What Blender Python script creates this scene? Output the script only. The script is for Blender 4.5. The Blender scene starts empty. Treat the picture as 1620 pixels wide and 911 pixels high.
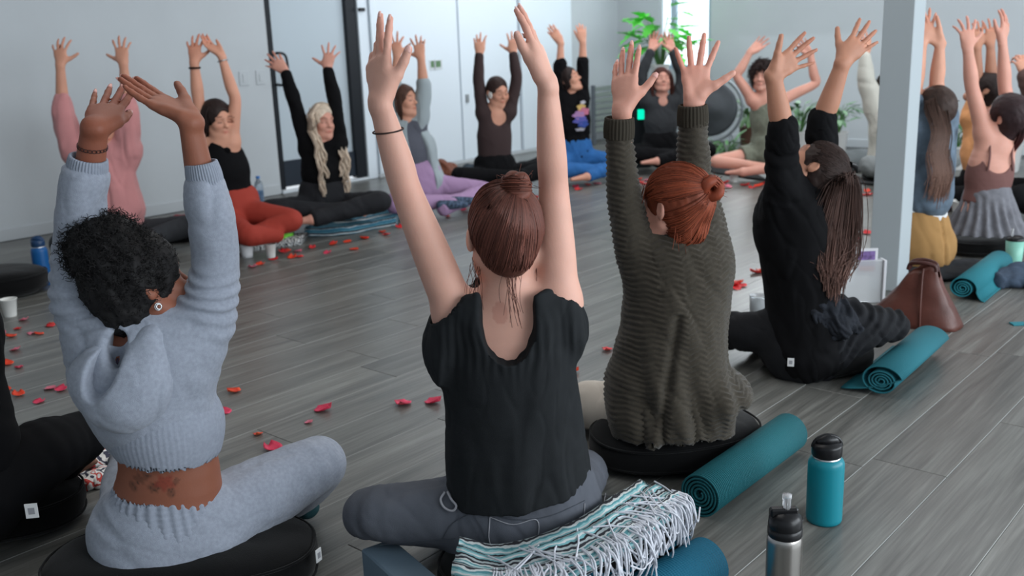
import bpy, math, random
import numpy as np
from math import sin, cos, pi, radians

# ------------------------------------------------------------------ camera, light, exposure
CAM_H = 1.25
F_PX, PITCH, ROLL, YAW = 1568.0, 0.25073656, -0.03601161, -0.72236742
FW = np.array([sin(YAW)*cos(PITCH), cos(YAW)*cos(PITCH), -sin(PITCH)])
_r = np.array([cos(YAW), -sin(YAW), 0.0]); _u = np.cross(_r, FW)
RT = cos(ROLL)*_r + sin(ROLL)*_u
UP = -sin(ROLL)*_r + cos(ROLL)*_u
HF = np.array([sin(YAW), cos(YAW), 0.0])            # horizontal forward
LAT = np.array([cos(YAW), -sin(YAW), 0.0])          # horizontal right
Z = np.array([0, 0, 1.0])
EYE = np.array([0, 0, CAM_H])

scene = bpy.context.scene
COL = scene.collection
from mathutils import Matrix, Vector
cam_d = bpy.data.cameras.new('camera'); cam = bpy.data.objects.new('camera', cam_d); COL.objects.link(cam)
m = Matrix.Identity(4)
for i in range(3):
    m[i][0], m[i][1], m[i][2], m[i][3] = RT[i], UP[i], -FW[i], EYE[i]
cam.matrix_world = m
cam_d.sensor_width = 36.0; cam_d.lens = F_PX*36/1620
cam_d.clip_start = 0.05; cam_d.clip_end = 60
cam_d.dof.use_dof = True; cam_d.dof.focus_distance = 2.35; cam_d.dof.aperture_fstop = 4.2
scene.camera = cam

world = bpy.data.worlds.new('world'); scene.world = world; world.use_nodes = True
bg = world.node_tree.nodes['Background']
bg.inputs[0].default_value = (0.86, 0.93, 1.0, 1); bg.inputs[1].default_value = 0.9

def area(name, loc, target, sx, sy, power, color):
    d = bpy.data.lights.new(name, 'AREA'); d.shape = 'RECTANGLE'; d.size = sx; d.size_y = sy
    d.energy = power; d.color = color
    o = bpy.data.objects.new(name, d); COL.objects.link(o); o.location = loc
    o.rotation_euler = (Vector(target)-Vector(loc)).to_track_quat('-Z', 'Y').to_euler()
    return o
area('window_light', (3.2, 4.6, 1.75), (-3.5, 4.6, 0.9), 8.0, 2.2, 370, (0.86, 0.94, 1.0))
area('window_light', (-4.6, 9.85, 1.75), (-4.6, 4.0, 0.3), 1.6, 1.2, 45, (0.88, 0.95, 1.0))
area('fill_light', (-3.6, 7.6, 3.05), (-3.6, 7.9, 0.0), 6.0, 3.6, 160, (0.95, 0.97, 1.0))  # added overhead fill, no such lamp in view; brightens the far wall
area('fill_light', (-3.0, 2.6, 3.05), (-3.0, 2.7, 0.0), 3.0, 3.0, 42, (1.0, 0.97, 0.94))  # added overhead fill, unseen; lifts the foreground

scene.view_settings.view_transform = 'Standard'; scene.view_settings.look = 'None'
scene.view_settings.gamma = 1.0; scene.view_settings.use_curve_mapping = False
scene.view_settings.exposure = 0.0

# ------------------------------------------------------------------ measuring helpers
def ray(px, py): return (px-810)*RT/F_PX - (py-455.5)*UP/F_PX + FW
def P(px, py, D):                    # the point seen at (px, py) whose horizontal distance ahead is D metres
    d = ray(px, py); return EYE + d*(D/float(d@HF))
def G(px, py, z=0.0):                # the point seen at (px, py) at height z
    d = ray(px, py); return EYE + d*((z-CAM_H)/d[2])
def CV(x, y, z): return x*RT + y*UP + z*FW
def un(v):
    v = np.asarray(v, float); return v/np.linalg.norm(v)

# ------------------------------------------------------------------ materials
MATS = {}
def nodes_of(m): return m.node_tree.nodes, m.node_tree.links
def sRGB(*c):
    c = [x/255 for x in c]
    return tuple((x/12.92 if x <= 0.04045 else ((x+0.055)/1.055)**2.4) for x in c)+(1,)
def mat(name, col, rough=0.6, metal=0.0, bump=0.0, bscale=200.0, var=0.0, vscale=8.0, use_col=False,
        sss=0.0, spec=0.3, kind='noise', stretch=(1, 1, 1), alpha=1.0, trans=0.0, sheen=0.0, obj_rand=0.0, emis=0.0, coord='Object'):
    if name in MATS: return MATS[name]
    m = bpy.data.materials.new(name); m.use_nodes = True; MATS[name] = m
    N, L = nodes_of(m); b = N['Principled BSDF']
    b.inputs['Roughness'].default_value = rough; b.inputs['Metallic'].default_value = metal
    b.inputs['Specular IOR Level'].default_value = spec
    b.inputs['Base Color'].default_value = col
    if sss:
        b.inputs['Subsurface Weight'].default_value = sss
        b.inputs['Subsurface Radius'].default_value = (0.9, 0.35, 0.2); b.inputs['Subsurface Scale'].default_value = 0.012
    if sheen: b.inputs['Sheen Weight'].default_value = sheen
    if trans: b.inputs['Transmission Weight'].default_value = trans
    if alpha < 1: b.inputs['Alpha'].default_value = alpha
    if emis:
        b.inputs['Emission Color'].default_value = col; b.inputs['Emission Strength'].default_value = emis
    tc = N.new('ShaderNodeTexCoord'); mp = N.new('ShaderNodeMapping'); mp.inputs['Scale'].default_value = stretch
    L.new(tc.outputs[coord], mp.inputs[0])
    last = None
    if use_col:
        at = N.new('ShaderNodeAttribute'); at.attribute_name = 'Col'
        mx = N.new('ShaderNodeMix'); mx.data_type = 'RGBA'; mx.blend_type = 'MULTIPLY'; mx.inputs[0].default_value = 1
        mx.inputs[6].default_value = col; L.new(at.outputs['Color'], mx.inputs[7]); last = mx.outputs[2]
    if var:
        nz = N.new('ShaderNodeTexNoise'); nz.inputs['Scale'].default_value = vscale; nz.inputs['Detail'].default_value = 4
        L.new(mp.outputs[0], nz.inputs['Vector'])
        mr = N.new('ShaderNodeMapRange'); mr.inputs[1].default_value = 0.3; mr.inputs[2].default_value = 0.7
        mr.inputs[3].default_value = 1-var; mr.inputs[4].default_value = 1+var
        L.new(nz.outputs['Fac'], mr.inputs[0])
        hs = N.new('ShaderNodeHueSaturation'); L.new(mr.outputs[0], hs.inputs['Value'])
        if last is not None: L.new(last, hs.inputs['Color'])
        else: hs.inputs['Color'].default_value = col
        last = hs.outputs[0]
    if obj_rand:
        oi = N.new('ShaderNodeObjectInfo'); mr = N.new('ShaderNodeMapRange')
        mr.inputs[3].default_value = 1-obj_rand; mr.inputs[4].default_value = 1+obj_rand
        L.new(oi.outputs['Random'], mr.inputs[0])
        hs = N.new('ShaderNodeHueSaturation'); L.new(mr.outputs[0], hs.inputs['Value'])
        if last is not None: L.new(last, hs.inputs['Color'])
        else: hs.inputs['Color'].default_value = col
        last = hs.outputs[0]
    if last is not None: L.new(last, b.inputs['Base Color'])
    if bump:
        bm = N.new('ShaderNodeBump'); bm.inputs['Strength'].default_value = bump; bm.inputs['Distance'].default_value = 0.002
        if kind == 'noise':
            t = N.new('ShaderNodeTexNoise'); t.inputs['Detail'].default_value = 3; o = 'Fac'
        else:
            t = N.new('ShaderNodeTexWave'); t.inputs['Distortion'].default_value = 0.6; o = 'Fac'
        t.inputs['Scale'].default_value = bscale
        L.new(mp.outputs[0], t.inputs['Vector']); L.new(t.outputs[o], bm.inputs['Height']); L.new(bm.outputs[0], b.inputs['Normal'])
    return m

# ------------------------------------------------------------------ objects
def tag(o, label=None, cat=None, group=None, kind=None):
    if label: o['label'] = label
    if cat: o['category'] = cat
    if group: o['group'] = group
    if kind: o['kind'] = kind
    return o
def thing(name, loc, label, cat, group=None, rz=0.0):
    o = bpy.data.objects.new(name, None); COL.objects.link(o); o.location = [float(x) for x in loc]; o.rotation_euler.z = rz
    o.empty_display_size = 0.1
    return tag(o, label, cat, group)
def mesh_data(name, V, Fc, mt=None, col=None, smooth=True, extra=None):
    """V (n,3); Fc a list of index arrays, each (k,3) or (k,4)"""
    me = bpy.data.meshes.new(name)
    V = np.asarray(V, np.float32)
    Fc = [np.asarray(f, np.int32) for f in Fc if len(f)]
    me.vertices.add(len(V)); me.vertices.foreach_set('co', V.ravel())
    nl = sum(f.size for f in Fc); npoly = sum(len(f) for f in Fc)
    me.loops.add(nl); me.polygons.add(npoly)
    me.loops.foreach_set('vertex_index', np.concatenate([f.ravel() for f in Fc]))
    tot = np.concatenate([np.full(len(f), f.shape[1], np.int32) for f in Fc])
    st = np.concatenate([[0], np.cumsum(tot)[:-1]]).astype(np.int32)
    me.polygons.foreach_set('loop_start', st)
    me.update(calc_edges=True)
    me.polygons.foreach_set('use_smooth', np.full(npoly, bool(smooth)))
    if col is not None:
        c = np.ones((len(V), 4), np.float32); c[:, :3] = col
        a = me.color_attributes.new('Col', 'FLOAT_COLOR', 'POINT'); a.data.foreach_set('color', c.ravel())
    if extra is not None:
        a = me.attributes.new('wv', 'FLOAT_VECTOR', 'POINT'); a.data.foreach_set('vector', np.asarray(extra, np.float32).ravel())
    if mt: me.materials.append(mt)
    return me
def link(name, me, parent=None, loc=None, label=None):
    o = bpy.data.objects.new(name, me); COL.objects.link(o)
    if parent is not None: o.parent = parent
    if loc is not None: o.location = [float(x) for x in loc]
    if label: o['label'] = label
    return o
def part(name, V, Fc, mt, parent, col=None, smooth=True, extra=None, label=None, world=True):
    """a mesh part; V in world space when world is set, stored relative to its parent chain"""
    V = np.asarray(V, float)
    if world and parent is not None:
        off = np.zeros(3); q = parent
        while q is not None: off = off+np.array(q.location); q = q.parent
        V = V-off
    return link(name, mesh_data(name, V, Fc, mt, col, smooth, extra), parent, label=label)

# ------------------------------------------------------------------ value noise
_lat = np.random.RandomState(7).rand(32, 32, 32).astype(np.float32)
def vnoise(p):
    p = np.asarray(p, np.float32); i = np.floor(p).astype(int); f = p-i; f = f*f*(3-2*f); i &= 31; j = (i+1) & 31
    def g(a, b, c): return _lat[a, b, c]
    x0, y0, z0 = i.T; x1, y1, z1 = j.T; fx, fy, fz = f.T
    c00 = g(x0, y0, z0)*(1-fx)+g(x1, y0, z0)*fx; c10 = g(x0, y1, z0)*(1-fx)+g(x1, y1, z0)*fx
    c01 = g(x0, y0, z1)*(1-fx)+g(x1, y0, z1)*fx; c11 = g(x0, y1, z1)*(1-fx)+g(x1, y1, z1)*fx
    return ((c00*(1-fy)+c10*fy)*(1-fz)+(c01*(1-fy)+c11*fy)*fz)*2-1
def normals(V, Q):
    n = np.cross(V[Q[:, 2]]-V[Q[:, 0]], V[Q[:, 3 if Q.shape[1] == 4 else 1]]-V[Q[:, 1 if Q.shape[1] == 4 else 0]])
    if Q.shape[1] == 3: n = np.cross(V[Q[:, 1]]-V[Q[:, 0]], V[Q[:, 2]]-V[Q[:, 0]])
    out = np.zeros_like(V)
    for k in range(Q.shape[1]):
        for c in range(3): out[:, c] += np.bincount(Q[:, k], n[:, c], len(V))
    l = np.linalg.norm(out, axis=1, keepdims=True); return out/np.maximum(l, 1e-9)

# ------------------------------------------------------------------ blended volumes -> one continuous surface
def catmull(A, sub):
    A = np.asarray(A, float)
    if len(A) < 3 or sub <= 1:
        if sub <= 1: return A
    E = np.vstack([2*A[0]-A[1], A, 2*A[-1]-A[-2]]); out = []
    for i in range(1, len(E)-2):
        for k in range(sub):
            t = k/sub; p0, p1, p2, p3 = E[i-1], E[i], E[i+1], E[i+2]
            out.append(0.5*((2*p1)+(-p0+p2)*t+(2*p0-5*p1+4*p2-p3)*t*t+(-p0+3*p1-3*p2+p3)*t**3))
    out.append(E[-2]); return np.array(out)
class Field:
    def __init__(s, lo, hi, h):
        s.h = h; s.lo = np.asarray(lo, float)-3*h; s.n = np.ceil((np.asarray(hi, float)+3*h-s.lo)/h).astype(int)+1
        s.F = np.full(s.n, 0.6, np.float32); s.ops = []
    def _block(s, lo, hi):
        a = np.clip(np.floor((lo-s.lo)/s.h).astype(int), 0, s.n); b = np.clip(np.ceil((hi-s.lo)/s.h).astype(int)+1, 0, s.n)
        if np.any(b <= a): return None
        X = [(s.lo[i]+s.h*np.arange(a[i], b[i])).astype(np.float32) for i in range(3)]
        return tuple(slice(a[i], b[i]) for i in range(3)), X[0][:, None, None], X[1][None, :, None], X[2][None, None, :]
    def _merge(s, sl, f, k, op):
        G0 = s.F[sl]
        if op == 'add':
            if k > 0:
                hh = np.maximum(k-np.abs(G0-f), 0)/k; s.F[sl] = np.minimum(G0, f)-hh*hh*k*0.25
            else: s.F[sl] = np.minimum(G0, f)
        else:
            f = -f
            if k > 0:
                hh = np.maximum(k-np.abs(G0-f), 0)/k; s.F[sl] = np.maximum(G0, f)+hh*hh*k*0.25
            else: s.F[sl] = np.maximum(G0, f)
    def tube(s, pts, w, d=None, ax=None, k=0.01, sub=4, flat=(0, 0), op='add'):
        pts = np.asarray(pts, float); n = len(pts)
        w = np.broadcast_to(np.asarray(w, float), n); d = w if d is None else np.broadcast_to(np.asarray(d, float), n)
        axv = np.array([1.0, 0.02, 0.03]) if ax is None else np.asarray(ax, float)
        axa = np.broadcast_to(axv, (n, 3))
        A = catmull(np.hstack([pts, w[:, None], d[:, None], axa]), sub if n > 2 else 1)
        m_ = max(k, 2.5*s.h)+s.h
        R = float(A[:, 3:5].max())+s.h
        lo = (A[:, :3]-R).min(0)-m_; hi = (A[:, :3]+R).max(0)+m_
        B = s._block(lo, hi)
        if B is None: return
        sl = B[0]; acc = np.full(s.F[sl].shape, 0.6, np.float32)
        base = np.array([x.start for x in sl])
        for i in range(len(A)-1):
            a, b = A[i, :3], A[i+1, :3]; L = np.linalg.norm(b-a)
            if L < 1e-6: continue
            t = (b-a)/L; x = A[i, 5:]+A[i+1, 5:]; x = x-(x@t)*t
            if np.linalg.norm(x) < 1e-4: x = np.cross(t, [0.3, 0.5, 0.8])
            x = x/np.linalg.norm(x); y = np.cross(t, x)
            r = max(A[i, 3:5].max(), A[i+1, 3:5].max())
            C = s._block(np.minimum(a, b)-r-m_, np.maximum(a, b)+r+m_)
            if C is None: continue
            s2, X, Y, Zz = C
            X = X-np.float32(a[0]); Y = Y-np.float32(a[1]); Zz = Zz-np.float32(a[2])
            vt = X*np.float32(t[0])+Y*np.float32(t[1])+Zz*np.float32(t[2])
            vx = X*np.float32(x[0])+Y*np.float32(x[1])+Zz*np.float32(x[2])
            vy = X*np.float32(y[0])+Y*np.float32(y[1])+Zz*np.float32(y[2])
            g = np.clip(vt/np.float32(L), 0, 1)
            W = A[i, 3]+(A[i+1, 3]-A[i, 3])*g; Dp = A[i, 4]+(A[i+1, 4]-A[i, 4])*g
            ct = vt-g*np.float32(L); mn = np.minimum(W, Dp)
            ax_ = vx/W; ay_ = vy/Dp; at_ = ct/mn
            k0 = np.sqrt(ax_*ax_+ay_*ay_+at_*at_)
            k1 = np.sqrt((ax_/W)**2+(ay_/Dp)**2+(at_/mn)**2)+1e-6
            f = np.where(k0 < 0.35, (k0-1)*mn, k0*(k0-1)/k1).astype(np.float32)
            if i == 0 and flat[0]: f = np.maximum(f, -vt)
            if i == len(A)-2 and flat[1]: f = np.maximum(f, vt-np.float32(L))
            ls = tuple(slice(s2[q].start-base[q], s2[q].stop-base[q]) for q in range(3))
            acc[ls] = np.minimum(acc[ls], f)
        s._merge(sl, acc, k, op)
    def ell(s, c, r, B=None, k=0.01, op='add'):
        c = np.asarray(c, float); r = np.asarray(r, float); B = np.eye(3) if B is None else np.asarray(B, float)  # rows: local axes
        ext = np.sqrt(((B*r[:, None])**2).sum(0)); m_ = max(k, 2.5*s.h)+s.h
        C = s._block(c-ext-m_, c+ext+m_)
        if C is None: return
        sl, X, Y, Zz = C; X = X-np.float32(c[0]); Y = Y-np.float32(c[1]); Zz = Zz-np.float32(c[2]); k0 = 0; k1 = 0
        for i in range(3):
            v = (X*np.float32(B[i, 0])+Y*np.float32(B[i, 1])+Zz*np.float32(B[i, 2]))/np.float32(r[i])
            k0 = k0+v*v; k1 = k1+(v/np.float32(r[i]))**2
        k0 = np.sqrt(k0); k1 = np.sqrt(k1)+1e-6
        f = np.where(k0 < 0.35, (k0-1)*r.min(), k0*(k0-1)/k1).astype(np.float32)
        s._merge(sl, f, k, op)
    def cut(s, p, n, lo=None, hi=None):      # removes the side the normal n points to
        C = s._block(np.asarray(lo if lo is not None else s.lo, float), np.asarray(hi if hi is not None else s.lo+s.n*s.h, float))
        sl, X, Y, Zz = C; n = un(n)
        f = ((X-p[0])*n[0]+(Y-p[1])*n[1]+(Zz-p[2])*n[2]).astype(np.float32)
        s.F[sl] = np.maximum(s.F[sl], f)
    def surf(s):
        F = s.F; S = F < 0; n = np.array(F.shape)
        M = np.zeros(tuple(n-1), np.int8)
        for dx in (0, 1):
            for dy in (0, 1):
                for dz in (0, 1):
                    M += S[dx:n[0]-1+dx, dy:n[1]-1+dy, dz:n[2]-1+dz]
        act = (M > 0) & (M < 8); I = np.argwhere(act)
        idx = np.full(tuple(n-1), -1, np.int32); idx[act] = np.arange(len(I))
        Vs = np.zeros((len(I), 3), np.float32); cnt = np.zeros(len(I), np.float32)
        cor = {}
        for c in range(8):
            o = np.array([c & 1, (c >> 1) & 1, (c >> 2) & 1]); J = I+o; cor[c] = F[J[:, 0], J[:, 1], J[:, 2]]
        for a in range(8):
            for ax in range(3):
                b = a | (1 << ax)
                if b == a: continue
                fa, fb = cor[a], cor[b]; cr = (fa < 0) != (fb < 0)
                t = np.where(cr, fa/np.where(cr, fa-fb, 1), 0)
                p = np.tile(np.array([a & 1, (a >> 1) & 1, (a >> 2) & 1], np.float32), (len(I), 1)); p[:, ax] += t
                Vs += p*cr[:, None]; cnt += cr
        V = (I+Vs/cnt[:, None])*s.h+s.lo
        Q = []
        for ax in range(3):
            u, v = (ax+1) % 3, (ax+2) % 3
            sa = [slice(None)]*3; sb = [slice(None)]*3; sa[ax] = slice(0, -1); sb[ax] = slice(1, None)
            E = S[tuple(sa)] != S[tuple(sb)]; J = np.argwhere(E)
            J = J[(J[:, u] > 0) & (J[:, v] > 0) & (J[:, u] < n[u]-1) & (J[:, v] < n[v]-1)]
            ins = S[J[:, 0], J[:, 1], J[:, 2]]
            def g(du, dv):
                K = J.copy(); K[:, u] += du; K[:, v] += dv; return idx[K[:, 0], K[:, 1], K[:, 2]]
            q = np.stack([g(-1, -1), g(0, -1), g(0, 0), g(-1, 0)], 1)
            q[~ins] = q[~ins][:, ::-1]; Q.append(q)
        Q = np.vstack(Q); Q = Q[(Q >= 0).all(1)]
        return V.astype(np.float64), Q
def bounds(*arrs, pad=0.1):
    a = np.vstack([np.atleast_2d(x) for x in arrs]); return a.min(0)-pad, a.max(0)+pad
def wrinkle(V, Q, amp, scale, stretch=None, ridged=True, seed=0.0, times=1):
    N = normals(V, Q); p = V-V.mean(0)
    if stretch is None: stretch = np.stack([LAT*1.25+Z*.75, HF, Z*.55-LAT*.35])
    p = p@np.asarray(stretch).T
    q = p*scale+seed; wv = np.stack([vnoise(q*0.6+9), vnoise(q*0.6+17), vnoise(q*0.6+23)], 1)*0.9
    n = vnoise(q+wv)
    if ridged:
        n2 = vnoise(q*1.7+wv*1.3+31)
        n = 1.0*n-0.55*np.exp(-(n/0.20)**2)-0.22*np.exp(-(n2/0.14)**2)+.22
    n = n+0.25*vnoise(q*2.3+wv)
    return V+N*(n*amp)[:, None]
def armfolds(V, Q, a, amp=.004, lam=.034, lo=.1, hi=1.9, k=1.0):
    """ring-shaped creases of a sleeve along shoulder-elbow-wrist"""
    N = normals(V, Q); out = np.zeros(len(V)); S, E, W = a['S'], a['E'], a['W']; L1 = np.linalg.norm(E-S); L2 = np.linalg.norm(W-E)
    for A_, B_, L, off in ((S, E, L1, 0.0), (E, W, L2, 1.0)):
        t = un(B_-A_); v = V-A_; s = v@t; r = np.linalg.norm(v-np.outer(s, t), axis=1); u = s/L+off
        X = un(np.cross(t, HF)); Y = np.cross(t, X); an = np.arctan2(v@Y, v@X)
        m_ = (np.clip((s+.02)/.03, 0, 1)*np.clip((L+.02-s)/.03, 0, 1))*(r < .12)*np.clip((u-lo)/.15, 0, 1)*np.clip((hi-u)/.15, 0, 1)
        ph = s/lam*k+.55*np.sin(an+off)+vnoise(V*9+3)*1.1; w = .35+.65*np.abs(np.sin(an*.5+off+1))
        c = np.sin(2*pi*ph); out = out+m_*w*(np.abs(c)**.6*np.sign(c))*amp*(.55+.6*vnoise(V*7+11))
    return V+N*out[:, None]
def relax(V, Q, it=1):
    for _ in range(it):
        S_ = np.zeros_like(V); c = np.zeros(len(V))
        for a, b in ((0, 1), (1, 2), (2, 3), (3, 0)):
            for x, y in ((a, b), (b, a)):
                for k in range(3): S_[:, k] += np.bincount(Q[:, x], V[Q[:, y], k], len(V))
                c += np.bincount(Q[:, x], minlength=len(V))
        V = V*0.5+0.5*S_/np.maximum(c, 1)[:, None]
    return V

def islands(V, Q, frac=.04):
    lab = np.arange(len(V)); a, b = Q[:, 0], Q[:, 2]; c, d = Q[:, 1], Q[:, 3]
    for _ in range(200):
        m_ = np.minimum(np.minimum(lab[a], lab[b]), np.minimum(lab[c], lab[d])); new = lab.copy()
        for q in (a, b, c, d): np.minimum.at(new, q, m_)
        new = new[new]; new = new[new]
        if np.array_equal(new, lab): break
        lab = new
    cnt = np.bincount(lab, minlength=len(V)); keep = cnt[lab] >= frac*len(V)
    if keep.all(): return V, Q
    idx = np.cumsum(keep)-1; return V[keep], idx[Q[keep[Q[:, 0]]]]
def drape(V, pix, lift=.002, it=6, rad=4.0):
    """points on the near side of a surface seen at the given photo positions"""
    L_ = V-EYE; dz = L_@FW; X = 810+F_PX*(L_@RT)/dz; Y = 455.5-F_PX*(L_@UP)/dz; C = catmull(np.array(pix, float), it); out = []
    for x, y in C:
        d2 = (X-x)**2+(Y-y)**2; m_ = d2 < rad*rad
        if not m_.any(): m_ = d2 <= d2.min()+1e-6
        dd = dz[m_]; m2 = dd < dd.min()+.02; w = 1/(d2[m_][m2]+1); dep = (dd[m2]*w).sum()/w.sum()
        out.append(EYE+ray(x, y)*(dep-lift))
    out = np.array(out)
    if len(out) > 4: out[1:-1] = (out[:-2]+2*out[1:-1]+out[2:])/4
    return out
# ------------------------------------------------------------------ thin tubes (strands, cords, fringes)
def strands(paths, r0, r1=None, sides=3):
    """paths (n, m, 3) -> verts, quads"""
    Pth = np.asarray(paths, float); n, mm, _ = Pth.shape; r1 = r0 if r1 is None else r1
    T = np.gradient(Pth, axis=1); T /= np.maximum(np.linalg.norm(T, axis=2, keepdims=True), 1e-9)
    ref = np.array([0.31, 0.52, 0.79]); X = np.cross(T, ref); X /= np.maximum(np.linalg.norm(X, axis=2, keepdims=True), 1e-9); Y = np.cross(T, X)
    rr = np.linspace(1, 0, mm)[None, :, None]; r0 = np.broadcast_to(np.asarray(r0, float), n)[:, None, None]; r1 = np.broadcast_to(np.asarray(r1, float), n)[:, None, None]
    R = r1+(r0-r1)*rr
    V = np.stack([Pth+R*(X*cos(2*pi*k/sides)+Y*sin(2*pi*k/sides)) for k in range(sides)], 2)
    base = (np.arange(n)*mm*sides)[:, None, None]; j = (np.arange(mm-1)*sides)[None, :, None]; k = np.arange(sides)[None, None, :]; k2 = (k+1) % sides
    Q = np.stack(np.broadcast_arrays(base+j+k, base+j+k2, base+j+sides+k2, base+j+sides+k), -1).reshape(-1, 4)
    return V.reshape(-1, 3), Q
def joinm(*ms):
    Vs, Fs, o = [], [], 0
    for V, Fc in ms:
        Vs.append(np.asarray(V, float)); Fs.append([np.asarray(f)+o for f in (Fc if isinstance(Fc, list) else [Fc])]); o += len(V)
    out3 = [f for fs in Fs for f in fs if f.shape[1] == 3]; out4 = [f for fs in Fs for f in fs if f.shape[1] == 4]
    return np.vstack(Vs), ([np.vstack(out4)] if out4 else [])+([np.vstack(out3)] if out3 else [])

# ------------------------------------------------------------------ building blocks for objects
def boxm(lo, hi, bev=0.0):
    lo, hi = np.array(lo, float), np.array(hi, float); c, e = (lo+hi)/2, (hi-lo)/2; V = []; I = {}
    if bev <= 0:
        V = np.array([c+e*np.array([sx, sy, sz]) for sx in (-1, 1) for sy in (-1, 1) for sz in (-1, 1)])
        return V, [np.array([[0, 1, 3, 2], [4, 6, 7, 5], [0, 4, 5, 1], [2, 3, 7, 6], [0, 2, 6, 4], [1, 5, 7, 3]])]
    b = min(bev, e.min()*.99)
    for sx in (-1, 1):
        for sy in (-1, 1):
            for sz in (-1, 1):
                s = np.array([sx, sy, sz]); 
                for a in range(3):
                    q = e-b; q[a] = e[a]; I[(sx, sy, sz, a)] = len(V); V.append(c+q*s)
    Q, T = [], []
    for a in range(3):
        u, v = (a+1) % 3, (a+2) % 3
        for s in (-1, 1):
            def k(su, sv, s=s, ax=a):
                t = [0, 0, 0]; t[a] = s; t[u] = su; t[v] = sv; return I[(*t, ax)]
            q = [k(-1, -1), k(1, -1), k(1, 1), k(-1, 1)]; Q.append(q if s > 0 else q[::-1])
        for su in (-1, 1):                      # bevels along axis a
            for sv in (-1, 1):
                t0 = [0, 0, 0]; t0[u] = su; t0[v] = sv; t1 = list(t0); t0[a] = -1; t1[a] = 1
                q = [I[(*t0, u)], I[(*t1, u)], I[(*t1, v)], I[(*t0, v)]]; Q.append(q[::-1] if su*sv > 0 else q)
    for sx in (-1, 1):
        for sy in (-1, 1):
            for sz in (-1, 1):
                t = [I[(sx, sy, sz, a)] for a in range(3)]; T.append(t if sx*sy*sz > 0 else t[::-1])
    return np.array(V), [np.array(Q), np.array(T)]
def box(name, lo, hi, mt, parent=None, bev=0.0, kind=None, label=None):
    V, Fs = boxm(lo, hi, bev); o = part(name, V, Fs, mt, parent, smooth=False, label=label)
    if kind: o['kind'] = kind
    return o
def obox(name, c, ax, ay, az, mt, parent, bev=.002, label=None):
    """oriented box: centre, three half-extent vectors"""
    L = [np.linalg.norm(v) for v in (ax, ay, az)]; V, Fs = boxm([-l for l in L], L, bev)
    V = V@np.stack([ax/L[0], ay/L[1], az/L[2]])+c; return part(name, V, Fs, mt, parent, smooth=False, label=label)
def lathem(prof, n=40, c=(0, 0, 0), axis=Z, x=None):
    """prof: list of (radius, height)"""
    t = un(axis); x = un(np.cross(t, [.2, .9, .1])) if x is None else un(x); y = np.cross(t, x); a = np.arange(n)*2*pi/n
    V = np.vstack([np.asarray(c)+t*h+(x*np.cos(a)[:, None]+y*np.sin(a)[:, None])*max(r, 1e-5) for r, h in prof]); k = np.arange(n); k2 = (k+1) % n
    return V, [np.vstack([np.stack([i*n+k, i*n+k2, (i+1)*n+k2, (i+1)*n+k], 1) for i in range(len(prof)-1)])]
def lathe(name, prof, mt, parent, c=(0, 0, 0), axis=Z, n=40, x=None, label=None):
    V, Fs = lathem(prof, n, c, axis, x); return part(name, V, Fs, mt, parent, label=label)
def tubes(name, paths, r, mt, parent, sides=8, label=None, r1=None):
    ms = []
    for p in paths:
        V, Q = strands(np.array([p]), r, r if r1 is None else r1, sides); ms.append((V, [Q]))
    V, Fs = joinm(*ms); return part(name, V, Fs, mt, parent, label=label)
def blobm(build, c, R=.3, h=.006, amp=0, scale=14):
    f = Field(np.array(c)-R, np.array(c)+R, h); build(f); V, Q = f.surf()
    if amp: V = wrinkle(V, Q, amp, scale)
    return V, [Q]

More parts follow.
